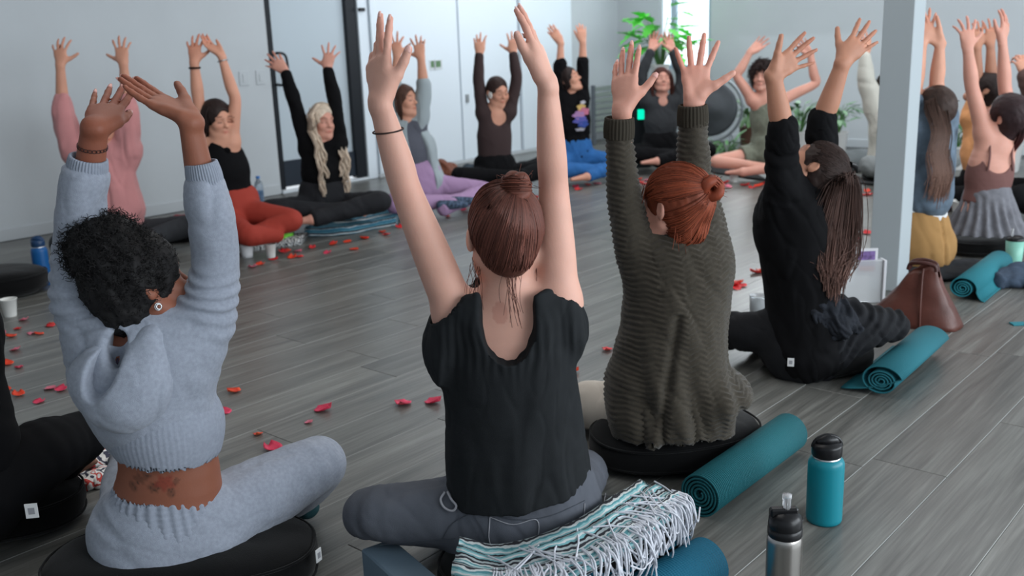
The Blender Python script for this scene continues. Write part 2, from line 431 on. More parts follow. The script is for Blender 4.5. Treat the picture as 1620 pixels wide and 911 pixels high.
# ------------------------------------------------------------------ the room
def wood():
    m = bpy.data.materials.new('grey_wood_plank'); m.use_nodes = True; N, L = nodes_of(m); b = N['Principled BSDF']
    geo = N.new('ShaderNodeNewGeometry'); oi = N.new('ShaderNodeObjectInfo'); at = N.new('ShaderNodeAttribute'); at.attribute_name = 'Col'
    ad = N.new('ShaderNodeMath'); ad.operation = 'ADD'; L.new(oi.outputs['Random'], ad.inputs[0]); L.new(at.outputs['Fac'], ad.inputs[1])
    mul = N.new('ShaderNodeMath'); mul.operation = 'MULTIPLY'; mul.inputs[1].default_value = 37.0; L.new(ad.outputs[0], mul.inputs[0])
    cb = N.new('ShaderNodeCombineXYZ'); L.new(mul.outputs[0], cb.inputs[0]); L.new(mul.outputs[0], cb.inputs[1])
    va = N.new('ShaderNodeVectorMath'); L.new(geo.outputs['Position'], va.inputs[0]); L.new(cb.outputs[0], va.inputs[1])
    mp = N.new('ShaderNodeMapping'); mp.inputs['Scale'].default_value = (14, .8, 1); L.new(va.outputs[0], mp.inputs[0])
    n1 = N.new('ShaderNodeTexNoise'); n1.inputs['Scale'].default_value = 1.1; n1.inputs['Detail'].default_value = 6; n1.inputs['Roughness'].default_value = .62; n1.inputs['Distortion'].default_value = .8; L.new(mp.outputs[0], n1.inputs['Vector'])
    mp2 = N.new('ShaderNodeMapping'); mp2.inputs['Scale'].default_value = (90, 2.6, 1); L.new(va.outputs[0], mp2.inputs[0])
    n2 = N.new('ShaderNodeTexNoise'); n2.inputs['Scale'].default_value = 1.3; n2.inputs['Detail'].default_value = 4; L.new(mp2.outputs[0], n2.inputs['Vector'])
    cr = N.new('ShaderNodeValToRGB'); e = cr.color_ramp.elements; e[0].position = .28; e[0].color = sRGB(80, 81, 78); e[1].position = .72; e[1].color = sRGB(126, 127, 122)
    x = cr.color_ramp.elements.new(.5); x.color = sRGB(104, 103, 99); L.new(n1.outputs['Fac'], cr.inputs[0])
    mr = N.new('ShaderNodeMapRange'); mr.inputs[1].default_value = .3; mr.inputs[2].default_value = .7; mr.inputs[3].default_value = .68; mr.inputs[4].default_value = 1.16; L.new(n2.outputs['Fac'], mr.inputs[0])
    wn = N.new('ShaderNodeTexWhiteNoise'); wn.noise_dimensions = '1D'; L.new(mul.outputs[0], wn.inputs['W'])
    mr2 = N.new('ShaderNodeMapRange'); mr2.inputs[3].default_value = .80; mr2.inputs[4].default_value = 1.14; L.new(wn.outputs['Value'], mr2.inputs[0])
    mm = N.new('ShaderNodeMath'); mm.operation = 'MULTIPLY'; L.new(mr.outputs[0], mm.inputs[0]); L.new(mr2.outputs[0], mm.inputs[1])
    hs = N.new('ShaderNodeHueSaturation'); L.new(cr.outputs[0], hs.inputs['Color']); L.new(mm.outputs[0], hs.inputs['Value']); L.new(hs.outputs[0], b.inputs['Base Color'])
    rr = N.new('ShaderNodeMapRange'); rr.inputs[3].default_value = .24; rr.inputs[4].default_value = .40; L.new(n1.outputs['Fac'], rr.inputs[0]); L.new(rr.outputs[0], b.inputs['Roughness'])
    bm = N.new('ShaderNodeBump'); bm.inputs['Strength'].default_value = .25; bm.inputs['Distance'].default_value = .0012; L.new(n2.outputs['Fac'], bm.inputs['Height']); L.new(bm.outputs[0], b.inputs['Normal'])
    b.inputs['Specular IOR Level'].default_value = .5
    return m
PW, PL = .213, 1.22
def build_room():
    wm = wood()
    floor = box('floor', (-7.15, -1.6, -.08), (3.0, 10.2, -.006), mat('floor_core', sRGB(96, 98, 98), rough=.6), None, kind='structure')
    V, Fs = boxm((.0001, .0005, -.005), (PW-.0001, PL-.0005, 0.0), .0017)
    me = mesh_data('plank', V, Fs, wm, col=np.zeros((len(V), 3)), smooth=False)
    me.materials.append(mat('plank_edge_lit', sRGB(146, 147, 144), rough=.45))  # window light catching the +x bevels, put into their colour
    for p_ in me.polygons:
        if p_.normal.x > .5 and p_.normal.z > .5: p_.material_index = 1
    rs = np.random.RandomState(4); rest = []
    for i in range(-38, 20):
        x0 = -.789+i*PW
        if x0 < -7.14 or x0 > 2.6: continue
        off = {0: 3.218, -1: 2.717}.get(i, rs.rand()*PL)
        off = off % PL-PL*2
        k = 0
        while off+k*PL < 10.0:
            y0 = off+k*PL; k += 1
            if y0+PL > 10.05 or y0 < -1.5: continue
            if -7.01 < x0 < .2 and y0 > .3 and (x0+PW/2)*.661+(y0+PL/2)*.0 > -9 and (y0+PL > .9):
                ctr = np.array([x0+PW/2, y0+PL/2, 0]); d = ctr@HF; l = ctr@LAT
                if d > .6 and abs(l) < d*.56+.9:
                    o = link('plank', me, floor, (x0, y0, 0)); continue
            rest.append((x0, y0))
    ms = []; cols = []
    for x0, y0 in rest: ms.append((V+np.array([x0, y0, 0]), Fs)); cols.append(np.full((len(V), 3), rs.rand()))
    if ms:
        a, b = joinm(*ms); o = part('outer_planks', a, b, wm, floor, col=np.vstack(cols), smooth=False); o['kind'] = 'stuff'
    wallm = mat('grey_wall_paint', sRGB(192, 198, 202), rough=.8, bump=.08, bscale=90, var=.02, vscale=3)
    white = mat('white_panel_paint', sRGB(222, 232, 240), rough=.45)
    trim = mat('white_trim', sRGB(206, 212, 216), rough=.5)
    Hh = 3.1
    box('wall_left', (-7.12, -1.6, 0), (-7.0, 5.02, Hh), wallm, None, kind='structure')
    box('wall_left', (-7.12, 5.98, 0), (-7.0, 10.12, Hh), wallm, None, kind='structure')
    box('wall_left', (-7.12, 5.02, 2.2), (-7.0, 5.98, Hh), wallm, None, kind='structure')
    # far wall with the window opening
    for lo, hi in (((-7.12, 10.0, 0), (-6.42, 10.12, Hh)), ((-6.42, 10.0, 0), (-5.75, 10.12, .80)), ((-6.42, 10.0, 2.3), (-5.75, 10.12, Hh)), ((-5.75, 10.0, 0), (3.0, 10.12, Hh))):
        box('wall_back', lo, hi, wallm, None, kind='structure')
    bb = mat('baseboard_paint', sRGB(190, 196, 200), rough=.5)
    box('baseboard_left', (-7.0, -1.6, 0), (-6.985, 5.0, .085), bb, None, .003, 'structure'); box('baseboard_left', (-7.0, 9.12, 0), (-6.985, 10.0, .085), bb, None, .003, 'structure')
    box('baseboard_back', (-7.0, 9.985, 0), (3.0, 10.0, .085), bb, None, .003, 'structure')
    box('wall_front', (-7.12, -1.72, 0), (3.0, -1.6, Hh), wallm, None, kind='structure')
    box('ceiling', (-7.12, -1.72, Hh), (3.0, 10.12, Hh+.1), mat('ceiling_paint', sRGB(205, 205, 205), rough=.9), None, kind='structure')
    # window
    w = box('window_1', (-6.42, 10.02, .80), (-6.39, 10.10, 2.3), trim, None, .004, 'structure')
    for lo, hi in (((-6.39, 10.02, .80), (-5.75, 10.10, .84)), ((-6.39, 10.02, 2.26), (-5.75, 10.10, 2.3)), ((-6.27, 10.01, .84), (-6.20, 10.09, 2.26)), ((-5.79, 10.02, .84), (-5.75, 10.10, 2.26))): box('window_frame', lo, hi, mat('window_frame', sRGB(170, 190, 205), rough=.4), w, .004)
    pane = mat('lit_pane', (0.86, .94, 1.0, 1), rough=.2, emis=1.15)
    box('pane', (-6.39, 10.05, .84), (-6.27, 10.06, 2.26), pane, w); box('pane', (-6.20, 10.05, .84), (-5.79, 10.06, 2.26), pane, w)
    # glazed black door in the left wall
    blk = mat('black_frame', sRGB(24, 28, 34), rough=.4); d = box('door_1', (-7.06, 5.02, 0.03), (-7.00, 5.075, 2.2), blk, None, .003, 'structure')
    box('door_rail', (-7.06, 5.075, .05), (-7.005, 5.86, .27), mat('black_door_panel', sRGB(40, 48, 58), rough=.4), d, .003)
    box('door_rail', (-7.06, 5.075, 2.1), (-7.005, 5.86, 2.2), blk, d, .003)
    box('door_stile', (-7.06, 5.86, .03), (-6.99, 5.98, 2.2), blk, d, .003)
    box('pane', (-7.04, 5.075, .27), (-7.03, 5.86, 2.1), mat('door_glass', sRGB(186, 198, 206), rough=.4), d, label='pale frosted glass pane')
    box('threshold', (-7.05, 5.02, 0), (-6.97, 5.98, .022), mat('pale_sill', sRGB(214, 222, 228), rough=.35), d, .003)
    hp = [(-6.99, 5.07, 1.16), (-6.945, 5.085, 1.165), (-6.935, 5.13, 1.15), (-6.935, 5.15, 1.10), (-6.935, 5.15, .98), (-6.935, 5.13, .92), (-6.945, 5.085, .905), (-6.99, 5.07, .91)]
    tubes('door_handle', [catmull(np.array(hp), 4)], .011, blk, d, label='black pull handle')
    tr = box('trim_1', (-7.0, 5.985, 0), (-6.975, 6.10, 2.3), white, None, .003, 'structure')
    box('trim_2', (-7.0, 5.0, 2.2), (-6.975, 6.10, 2.3), white, None, .003, 'structure')
    # white closet panels
    for i, (a, b) in enumerate(((6.11, 7.235), (7.255, 8.155), (8.175, 9.065))):
        x = -6.965-(.012 if i % 2 else 0); c = thing('closet_panel', (x, (a+b)/2, 0), ['wide white closet door panel right beside the black glazed door', 'white closet door panel behind the woman in the dark brown top', 'white closet door panel nearest to the far corner'][i], 'panel')
        box('panel', (-6.995, a, .035), (x, b, 2.6), white, c, .004)
        box('panel_stile', (x, a, .035), (x+.012, a+.05, 2.6), white, c, .002); 
        if i == 1: box('lock', (x, a+.055, .60), (x+.022, a+.095, .68), mat('silver', sRGB(190, 192, 194), rough=.3, metal=1), c, .003)
    box('baseboard_left', (-7.0, 6.10, 0), (-6.955, 9.07, .034), bb, None, .003, 'structure')
    # switch plates and small signs
    for y in (4.76, 4.92): 
        t = thing('switch_plate', (-7.0, y, .975), 'white switch plate left of the black door, the one %s' % ('farther from the door' if y < 4.8 else 'nearer to the door'), 'switch')
        box('plate', (-7.0, y-.045, .92), (-6.994, y+.045, 1.035), bb, t, .002); box('rocker', (-6.994, y-.016, .945), (-6.990, y+.016, 1.01), bb, t, .001)
    for y, w_, lb in ((6.86, .035, 'narrow green and white notice on the closet panel'), (6.94, .055, 'green and white square notice on the closet panel')):
        t = thing('wall_sign', (-6.96, y, .98), lb, 'sign'); box('plate', (-6.965, y-w_, .94), (-6.960, y+w_, 1.035), trim, t, .001); box('print', (-6.960, y-w_*.6, .965), (-6.9585, y+w_*.6, 1.025), mat('green_print', sRGB(96, 128, 92), rough=.6), t)
    t = box('door_closer', (-6.975, 5.99, 1.49), (-6.955, 6.06, 1.52), blk, None, .003); tag(t, 'small black bracket at the top right of the black door frame', 'bracket')
    # the square post
    pc = np.array([-1.70, 4.68]); p = thing('post', (pc[0], pc[1], 0), 'square white post standing in the room, right of the long-haired woman in black', 'post')
    box('shaft', (pc[0]-.07, pc[1]-.07, 0), (pc[0]+.07, pc[1]+.07, Hh), mat('post_paint_grey', sRGB(168, 176, 180), rough=.5), p, .003)
build_room()

# ------------------------------------------------------------------ people
SKIN = {}
def skin_mat(kind):
    c = {'fair': (212, 162, 144), 'light': (204, 148, 124), 'tan': (176, 124, 100), 'brown': (140, 86, 66), 'pink': (206, 150, 132)}[kind]
    return mat('skin_'+kind, sRGB(*c), rough=0.55, use_col=True, sss=0.12, bump=0.12, bscale=260, var=0.05, vscale=14, spec=0.35)
def frame(F, U):
    F = un(F); U = np.asarray(U, float); U = un(U-(U@F)*F); X = np.cross(F, U)      # X: the person's right
    return np.stack([X, F, U])                                                       # rows
def head_ops(f, c, B, sc=1.0, ear=1.0):
    def w(x, y, z): return c+sc*(x*B[0]+y*B[1]+z*B[2])
    def E(p, r, k, op='add', Bx=None): f.ell(w(*p), np.array(r)*sc, B if Bx is None else Bx, k*sc, op)
    E((0, -.014, .030), (.073, .092, .086), 0)
    E((0, .028, -.022), (.058, .056, .078), .03)
    for sx in (-1, 1):
        f.tube([w(sx*.054, -.004, -.045), w(sx*.040, .036, -.078), w(0, .064, -.092)], [.019*sc, .018*sc, .016*sc], k=.025*sc)
        E((sx*.036, .056, -.024), (.024, .022, .022), .02)
    E((0, .070, -.088), (.018, .014, .014), .014)
    f.tube([w(-.044, .062, .026), w(-.018, .078, .027), w(.018, .078, .027), w(.044, .062, .026)], [.010*sc]*4, k=.014*sc)
    for sx in (-1, 1):
        E((sx*.031, .090, .006), (.017, .013, .011), .010, 'sub')
        E((sx*.031, .0665, .006), (.0145, .0125, .011), .004)
    f.tube([w(0, .078, .020), w(0, .091, -.004), w(0, .101, -.022)], [.0065*sc, .0075*sc, .0105*sc], k=.010*sc)
    for sx in (-1, 1): E((sx*.011, .090, -.026), (.0075, .009, .0065), .005)
    f.tube([w(-.023, .074, -.055), w(-.010, .086, -.051), w(0, .087, -.053), w(.010, .086, -.051), w(.023, .074, -.055)], [.003*sc, .0055*sc, .005*sc, .0055*sc, .003*sc], k=.005*sc)
    f.tube([w(-.020, .075, -.060), w(0, .085, -.064), w(.020, .075, -.060)], [.003*sc, .0068*sc, .003*sc], k=.005*sc)
    if ear:
        for sx in (-1, 1):
            Bx = np.stack([B[0]*cos(.35)-sx*B[1]*sin(.35)*-1, B[1]*cos(.35)-sx*B[0]*sin(.35), B[2]])
            Bx = np.stack([un(Bx[0]), un(Bx[1]-(Bx[1]@un(Bx[0]))*un(Bx[0])), B[2]])
            E((sx*.078, -.012, -.004), (.0085*ear, .017*ear, .027*ear), .006, 'add', Bx)
            E((sx*.086, -.008, .002), (.006, .011, .018), .004, 'sub', Bx)
def head_tint(V, c, B, sc, brow=(.30, .22, .18), lip=(.85, .50, .50), col=None):
    L = (V-c)@B.T/sc; x, y, z = L.T; ax = np.abs(x)
    col = np.ones((len(V), 3)) if col is None else col
    near = (np.linalg.norm(L, axis=1) < .16)
    def blend(m_, t):
        m_ = (np.clip(m_, 0, 1)*near)[:, None]; col[:] = col*(1-m_)+col*np.array(t)*m_
    blend(1.6-np.sqrt((x/.023)**2+((z+.0575)/.0085)**2)*1.5-(y < .066)*5, lip)
    zb = .027+.006*(1-((ax-.031)/.020)**2); blend(1.7-np.sqrt(((ax-.031)/.019)**4+((z-zb)/.0042)**2)*1.2-(y < .045)*5, brow)
    ze = .002-.004*(1-((ax-.031)/.016)**2); blend(1.7-np.sqrt(((ax-.031)/.016)**4+((z-ze)/.0028)**2)*1.2-(y < .05)*5, (.28, .2, .18))
    blend(.35-(((ax-.040)/.022)**2+((z+.022)/.02)**2)*.35-(y < .03)*5, (1.0, .82, .78))
    return col
def hand_ops(f, wr, dv, tv, side, sc=1.0, curl=(.25, .25, .3, .35), spread=(14, 4, -5, -15), thumb=(48, .25), bend=0.0, fore=None):
    """wr wrist centre, dv direction of the hand, tv direction of the thumb side; side 'l' or 'r'"""
    dv = un(dv); tv = np.asarray(tv, float); tv = un(tv-(tv@dv)*dv)
    pn = np.cross(dv, tv)*(1 if side == 'l' else -1)              # where the palm faces
    def w(a, b, c): return wr+sc*(a*dv+b*tv+c*pn)
    f.tube([w(-.012, 0, 0), w(.018, .002, 0), w(.05, .004, 0), (w(.082, .001, .001))], np.array([.026, .028, .037, .039])*sc, np.array([.019, .0175, .0155, .0125])*sc, tv, k=.012*sc)
    f.tube([w(.012, .016, .008), w(.045, .034, .006)], np.array([.016, .012])*sc, k=.010*sc)
    f.tube([w(.012, -.018, .008), w(.050, -.024, .006)], np.array([.013, .010])*sc, k=.010*sc)
    bx = [.029, .0095, -.0105, -.0295]; by = [.080, .086, .083, .074]
    LN = [(.042, .025, .021), (.046, .029, .022), (.042, .027, .021), (.033, .020, .018)]; RD = [.0088, .0090, .0086, .0076]
    tips = []
    for i in range(4):
        a = radians(spread[i]); d = cos(a)*dv+sin(a)*tv; ang = 0
        p = w(by[i]-.022, bx[i]*.92, .001); pts = [p]; rad = [RD[i]*1.08]
        q = w(by[i], bx[i], .001); pts.append(q); rad.append(RD[i]*1.04)
        for j, l in enumerate(LN[i]):
            ang += curl[i]*(.6, 1.0, .7)[j]; dd = cos(ang)*d+sin(ang)*pn
            q = q+dd*l*sc; pts.append(q); rad.append(RD[i]*(.98, .90, .74)[j])
        for j in range(len(pts)-1):
            f.tube([pts[j], pts[j+1]], np.array(rad[j:j+2])*sc, k=.0035*sc if j else .008*sc)
        nb = -sin(ang)*d*0+(-pn*cos(ang)+d*sin(ang))
        tips.append((pts[-1], un(dd), un(nb), rad[-1]*sc))
    a0, cu = radians(thumb[0]), thumb[1]; p = w(.018, .020, .006); q = p; rad = [.0145, .0120, .0105, .0088]; ang = a0; pts = [p]
    for j, l in enumerate((.040, .032, .027)):
        a = a0-(j*cu*.6); dd = cos(a)*dv+sin(a)*tv+pn*(.25-.08*j); dd = un(dd); q = q+dd*l*sc; pts.append(q)
    for j in range(3): f.tube([pts[j], pts[j+1]], np.array(rad[j:j+2])*sc, k=(.014, .006, .003)[j]*sc)
    tips.append((pts[-1], un(pts[-1]-pts[-2]), un(-pn*.6+tv*.5-dv*.2), rad[-1]*sc))
    return tips
class Person:
    def __init__(s, base, label, skin, h=.0055, group=None, sc=1.0):
        s.root = thing('person', base, label, 'person', group); s.skin = skin; s.h = h; s.sc = sc
        s.arms = {}; s.legs = {}; s.extra = []
    def torso(s, pel, chest, neck, lat, waist=None):
        s.pel, s.chest, s.neck = (np.asarray(v, float) for v in (pel, chest, neck)); s.lat = un(lat)
        s.waist = np.asarray(waist, float) if waist is not None else s.pel*.45+s.chest*.55-un(s.chest-s.pel)*.03
        ax = un(s.chest-s.pel); s.lat = un(s.lat-(s.lat@ax)*ax); s.fwd = un(np.cross(ax, s.lat)); return s
    def headset(s, c, F, U):
        s.hc = np.asarray(c, float); s.B = frame(F, U); return s
    def arm(s, side, S, E, W, dv, tv, **kw): s.arms[side] = dict(S=np.asarray(S), E=np.asarray(E), W=np.asarray(W), dv=un(dv), tv=np.asarray(tv, float), kw=kw)
    def leg(s, side, H, K, A, T): s.legs[side] = tuple(np.asarray(v, float) for v in (H, K, A, T))
    def armpath(s, a, q=1.0):
        S, E, W = a['S'], a['E'], a['W']; m1 = S*.5+E*.5; m2 = E*.68+W*.32; m3 = E*.3+W*.7
        return [S, m1, E, m2, m3, W]
    def body(s, armr=(.046, .042, .036, .038, .031, .0265), torso=None, legr=(.075, .062, .05, .046, .036, .034), tint=None, foot=True, neckr=.052, brow=(.3, .22, .18), lip=(.85, .5, .5), ear=1.0, legs=True):
        pts = [s.pel, s.hc, s.neck]+[v for a in s.arms.values() for v in (a['S'], a['E'], a['W'], a['W']+a['dv']*.2)]
        if legs: pts += [v for l in s.legs.values() for v in l]
        lo, hi = bounds(np.array(pts), pad=.16); f = Field(lo, hi, s.h); sc = s.sc; s.tips = {}
        tw, td = torso or ((.135, .128, .104, .120, .118, .056), (.092, .088, .074, .088, .074, .046))
        up = un(s.neck-s.chest)
        f.tube([s.pel, s.pel*.72+s.waist*.28, s.waist, s.chest*.6+s.waist*.4, s.chest+up*.02, s.neck-up*.015], np.array(tw)*sc, np.array(td)*sc, s.lat, k=.02)
        for a in s.arms.values():
            S = a['S']; inn = s.chest*.45+s.neck*.55
            f.tube([inn, S*.6+inn*.4, S], np.array([.05, .05, .047])*sc, k=.045)
            f.tube([s.chest*.7+S*.3-up*.05, S*.8+s.chest*.2], np.array([.05, .05])*sc, k=.04)
        for sd, a in s.arms.items():
            p = s.armpath(a); rw = np.array(armr)*sc; rd = rw*np.array([1, 1, .95, .93, .88, .74])
            tvv = a['tv']; ref = [tvv]*6
            f.tube(p, rw, rd, ref, k=.03)
            s.tips[sd] = hand_ops(f, a['W'], a['dv'], a['tv'], sd, sc=a['kw'].get('sc', sc), **{k: v for k, v in a['kw'].items() if k != 'sc'})
        f.tube([s.neck-up*.03, s.neck*.5+s.hc*.5-s.B[2]*.02, s.hc-s.B[2]*.03-s.B[1]*.022], np.array([neckr*1.25, neckr, neckr*1.02])*sc, k=.03)
        head_ops(f, s.hc, s.B, sc, ear)
        if legs:
            for H, K, A, T in s.legs.values():
                f.tube([H, H*.5+K*.5, K, K*.65+A*.35, K*.25+A*.75, A], np.array(legr)*sc, k=.03)
                if foot: 
                    f.tube([A, A*.6+T*.4, T], np.array([.032, .036, .030])*sc, np.array([.030, .024, .014])*sc, np.cross(un(T-A), Z+.01), k=.02)
        V, Q = f.surf(); col = head_tint(V, s.hc, s.B, sc, brow, lip)
        # knuckles, elbows and fingertips a little redder
        for a in s.arms.values():
            dd = np.linalg.norm(V-a['E'], axis=1); m_ = np.clip(1-dd/.05, 0, 1)[:, None]*.5; col = col*(1-m_)+col*np.array([1, .82, .8])*m_
            dd = (V-a['W'])@a['dv']; m_ = (np.clip((dd-.07)/.1, 0, 1)*(np.linalg.norm(V-a['W'], axis=1) < .24))[:, None]*.6; col = col*(1-m_)+col*np.array([1, .80, .77])*m_
        if tint is not None: col = tint(V, col)
        s.bodyV = V
        s.body_o = part('body', V, [Q], skin_mat(s.skin), s.root, col=col); return s
    def nails(s, sides=('l', 'r'), color=(232, 190, 180), tipc=None, long=1.0):
        mt = mat('nail_%d_%d' % (color[0], color[1]), sRGB(*color), rough=.25)
        for sd in sides:
            for p, d, n, r in s.tips[sd]:
                x = np.cross(d, n); V = []; 
                for i in range(6):
                    for j in range(5):
                        u = (j-2)/2; t = i/5; wv = .80*r*(1-.35*t*t)
                        V.append(p+d*(-.006+t*(.0125*long+.001))+x*u*wv+n*(r*.99-.0022*u*u-(.0018*t*t if long <= 1.2 else 0))*1.0)
                V = np.array(V); V2 = V-n*.0012
                Q = [[i*5+j, i*5+j+1, (i+1)*5+j+1, (i+1)*5+j] for i in range(5) for j in range(4)]
                Q += [[q+30 for q in k[::-1]] for k in Q]
                rim = [j for j in range(5)]+[i*5+4 for i in range(1, 6)]+[25+j for j in range(3, -1, -1)]+[i*5 for i in range(4, 0, -1)]
                Q += [[rim[k], rim[(k+1) % len(rim)], rim[(k+1) % len(rim)]+30, rim[k]+30][::-1] for k in range(len(rim))]
                c = np.ones((60, 3))
                if tipc: c[20:30] = tipc; c[50:60] = tipc
                mt2 = mat('nail_%d_%d' % (color[0], color[1]), sRGB(*color), rough=.25)
                part('fingernail', np.vstack([V, V2]), [np.array(Q)], mt2, s.root)
    def garment(s, name, mt, build, h=None, pts=None, amp=.003, scale=16, stretch=None, smooth=0, pad=.2, post=None, colf=None, uvf=None, label=None, ridged=True):
        h = h or s.h
        P0 = [s.pel, s.neck] if pts is None else pts
        lo, hi = bounds(np.array(P0), pad=pad); f = Field(lo, hi, h); build(f); V, Q = islands(*f.surf())
        if smooth: V = relax(V, Q, smooth)
        ex = uvf(V) if uvf else None
        if amp: V = wrinkle(V, Q, amp, scale, stretch, ridged, seed=float(len(V) % 17))
        if post: V = post(V, Q, ex)
        col = colf(V) if colf else None; s.gV = getattr(s, 'gV', {}); s.gV[name] = V
        return part(name, V, [Q], mt, s.root, col=col, extra=ex, label=label)
    def allpts(s, legs=False):
        p = [s.pel, s.chest, s.neck]+[v for a in s.arms.values() for v in (a['S'], a['E'], a['W'])]
        if legs: p += [v for l in s.legs.values() for v in l]
        return p
    def top(s, name, mt, sleeve=2.0, ease=.010, hem=.0, tw=None, td=None, neckcut=None, cuff=None, sleeve_r=None, carve=None, low=None, shoulders=True, topcut=None, **kw):
        """sleeve 0..2: how far along the arm the sleeve runs; hem: 0 pelvis .. 1 chest height where the top ends"""
        sc = s.sc
        def b(f):
            up = un(s.neck-s.chest)
            W_ = np.array(tw or (.158, .150, .130, .142, .130, .070))*sc+ease; D_ = np.array(td or (.112, .106, .090, .106, .086, .056))*sc+ease
            pts = np.array([s.pel, s.pel*.72+s.waist*.28, s.waist, s.chest*.6+s.waist*.4, s.chest+up*.02, s.neck-up*.03])
            if hem > 0:
                A = np.hstack([pts, W_[:, None], D_[:, None]]); t = np.linspace(hem*4, 5, 6)
                A = np.array([A[int(min(q, 4.999))]*(1-(q-int(min(q, 4.999))))+A[int(min(q, 4.999))+1]*(q-int(min(q, 4.999))) for q in t])
                pts, W_, D_ = A[:, :3], A[:, 3], A[:, 4]
            f.tube(pts, W_, D_, s.lat, k=0, flat=(1, 0))
            for a in s.arms.values():
                S = a['S']; inn = s.chest*.45+s.neck*.55
                if shoulders:
                    f.tube([inn, S*.6+inn*.4, S], np.array([.05, .052, .050])*sc+ease*.8, k=.045)
                    f.tube([s.chest*.7+S*.3-up*.05, S*.8+s.chest*.2], np.array([.052, .052])*sc+ease*.8, k=.04)
                if sleeve > 0:
                    p = s.armpath(a); R_ = np.array(sleeve_r or (.050, .046, .041, .043, .036, .031))*sc+ease*.7
                    t5 = sleeve/2*5 if sleeve != 1 else 2.0; A = np.hstack([np.array(p), R_[:, None]]); n = max(2, int(np.ceil(t5))+1); t = np.linspace(0, t5, n+1)
                    A = np.array([A[int(min(q, 4.999))]*(1-(q-int(min(q, 4.999))))+A[int(min(q, 4.999))+1]*(q-int(min(q, 4.999))) for q in t])
                    f.tube(A[:, :3], A[:, 3], None, a['tv'], k=.035, flat=(0, 1))
            if neckcut is not None: f.ell(s.neck+neckcut[0]*up+neckcut[1]*s.fwd, neckcut[2], np.stack([s.lat, s.fwd, up]), .006, 'sub')
            if carve: carve(f)
        return s.garment(name, mt, b, pts=s.allpts(), pad=.17, **kw)
    def pants(s, name, mt, ease=.012, legr=(.088, .074, .062, .056, .045, .042), to=5.0, hipw=(.165, .160), hipd=(.125, .112), rise=.0, **kw):
        sc = s.sc
        def b(f):
            ax = un(s.waist-s.pel)
            f.tube([s.pel-ax*.03, s.pel+ax*(.05+rise), s.pel+ax*(.10+rise)], np.array([hipw[0], hipw[0], hipw[1]])*sc+ease*.5, np.array([hipd[0], hipd[0], hipd[1]])*sc+ease*.5, s.lat, k=0, flat=(0, 1))
            for H, K, A, T in s.legs.values():
                p = np.array([H, H*.5+K*.5, K, K*.65+A*.35, K*.25+A*.75, A]); R_ = np.array(legr)*sc+ease*.5
                n = max(2, int(np.ceil(to))+1); B_ = np.hstack([p, R_[:, None]]); t = np.linspace(0, to, n)
                B_ = np.array([B_[int(min(q, 4.999))]*(1-(q-int(min(q, 4.999))))+B_[int(min(q, 4.999))+1]*(q-int(min(q, 4.999))) for q in t])
                f.tube(B_[:, :3], B_[:, 3], None, Z+.01, k=.03, flat=(0, 1))
        return s.garment(name, mt, b, pts=[s.pel, s.waist]+[v for l in s.legs.values() for v in l], pad=.17, **kw)
def cross_legs(p, pel, facing, z=.0, spread=.30, fwd=.22, kz=.11, ank=.34):
    Fv = un(np.array([facing[0], facing[1], 0])); R_ = np.array([Fv[1], -Fv[0], 0.0])      # R_: the person's right
    for sd, sg in (('l', -1), ('r', 1)):
        H = pel+R_*sg*.085-Z*.03; K = pel+R_*sg*spread+Fv*fwd; K[2] = z+kz
        A = pel-R_*sg*.10+Fv*(ank+(.05 if sd == 'l' else -.03)); A[2] = z+.05+(.0 if sd == 'l' else .03)
        T = A-R_*sg*.14+Fv*(-.03); T[2] = z+.035
        p.leg(sd, H, K, A, T)

# hair
def hair_mat(name, c, **kw):
    return mat(name, sRGB(*c), rough=.58, use_col=True, bump=.25, bscale=120, spec=.25, **kw)
def hair_cap(p, infl=.010, face=(.064, .10, -.03, .058, .075, .105), low=-.05, h=None, extra=None, amp=.002, sc=1.0):
    c, B = p.hc, p.B; sc = p.sc; h = h or p.h
    def w(x, y, z): return c+sc*(x*B[0]+y*B[1]+z*B[2])
    f = Field(c-.3, c+.3, h)
    f.ell(w(0, -.016, .030), np.array([.073+infl, .092+infl, .086+infl])*sc, B, 0)
    f.tube([w(0, -.035, 0), w(0, -.045, low)], np.array([.062+infl*.7, .050+infl*.5])*sc, None, None, k=.03)
    fx, fy, fz, rx, ry, rz = face
    f.ell(w(0, fy, fz), np.array([rx, ry, rz])*sc, B, .012, 'sub')
    for sx in (-1, 1): f.ell(w(sx*.086, .002, -.012), np.array([.020, .026, .030])*sc, B, .008, 'sub')
    if extra: extra(f, w)
    V, Q = islands(*f.surf(), .1)
    if amp: V = wrinkle(V, Q, amp, 60, None, False)
    return V, Q
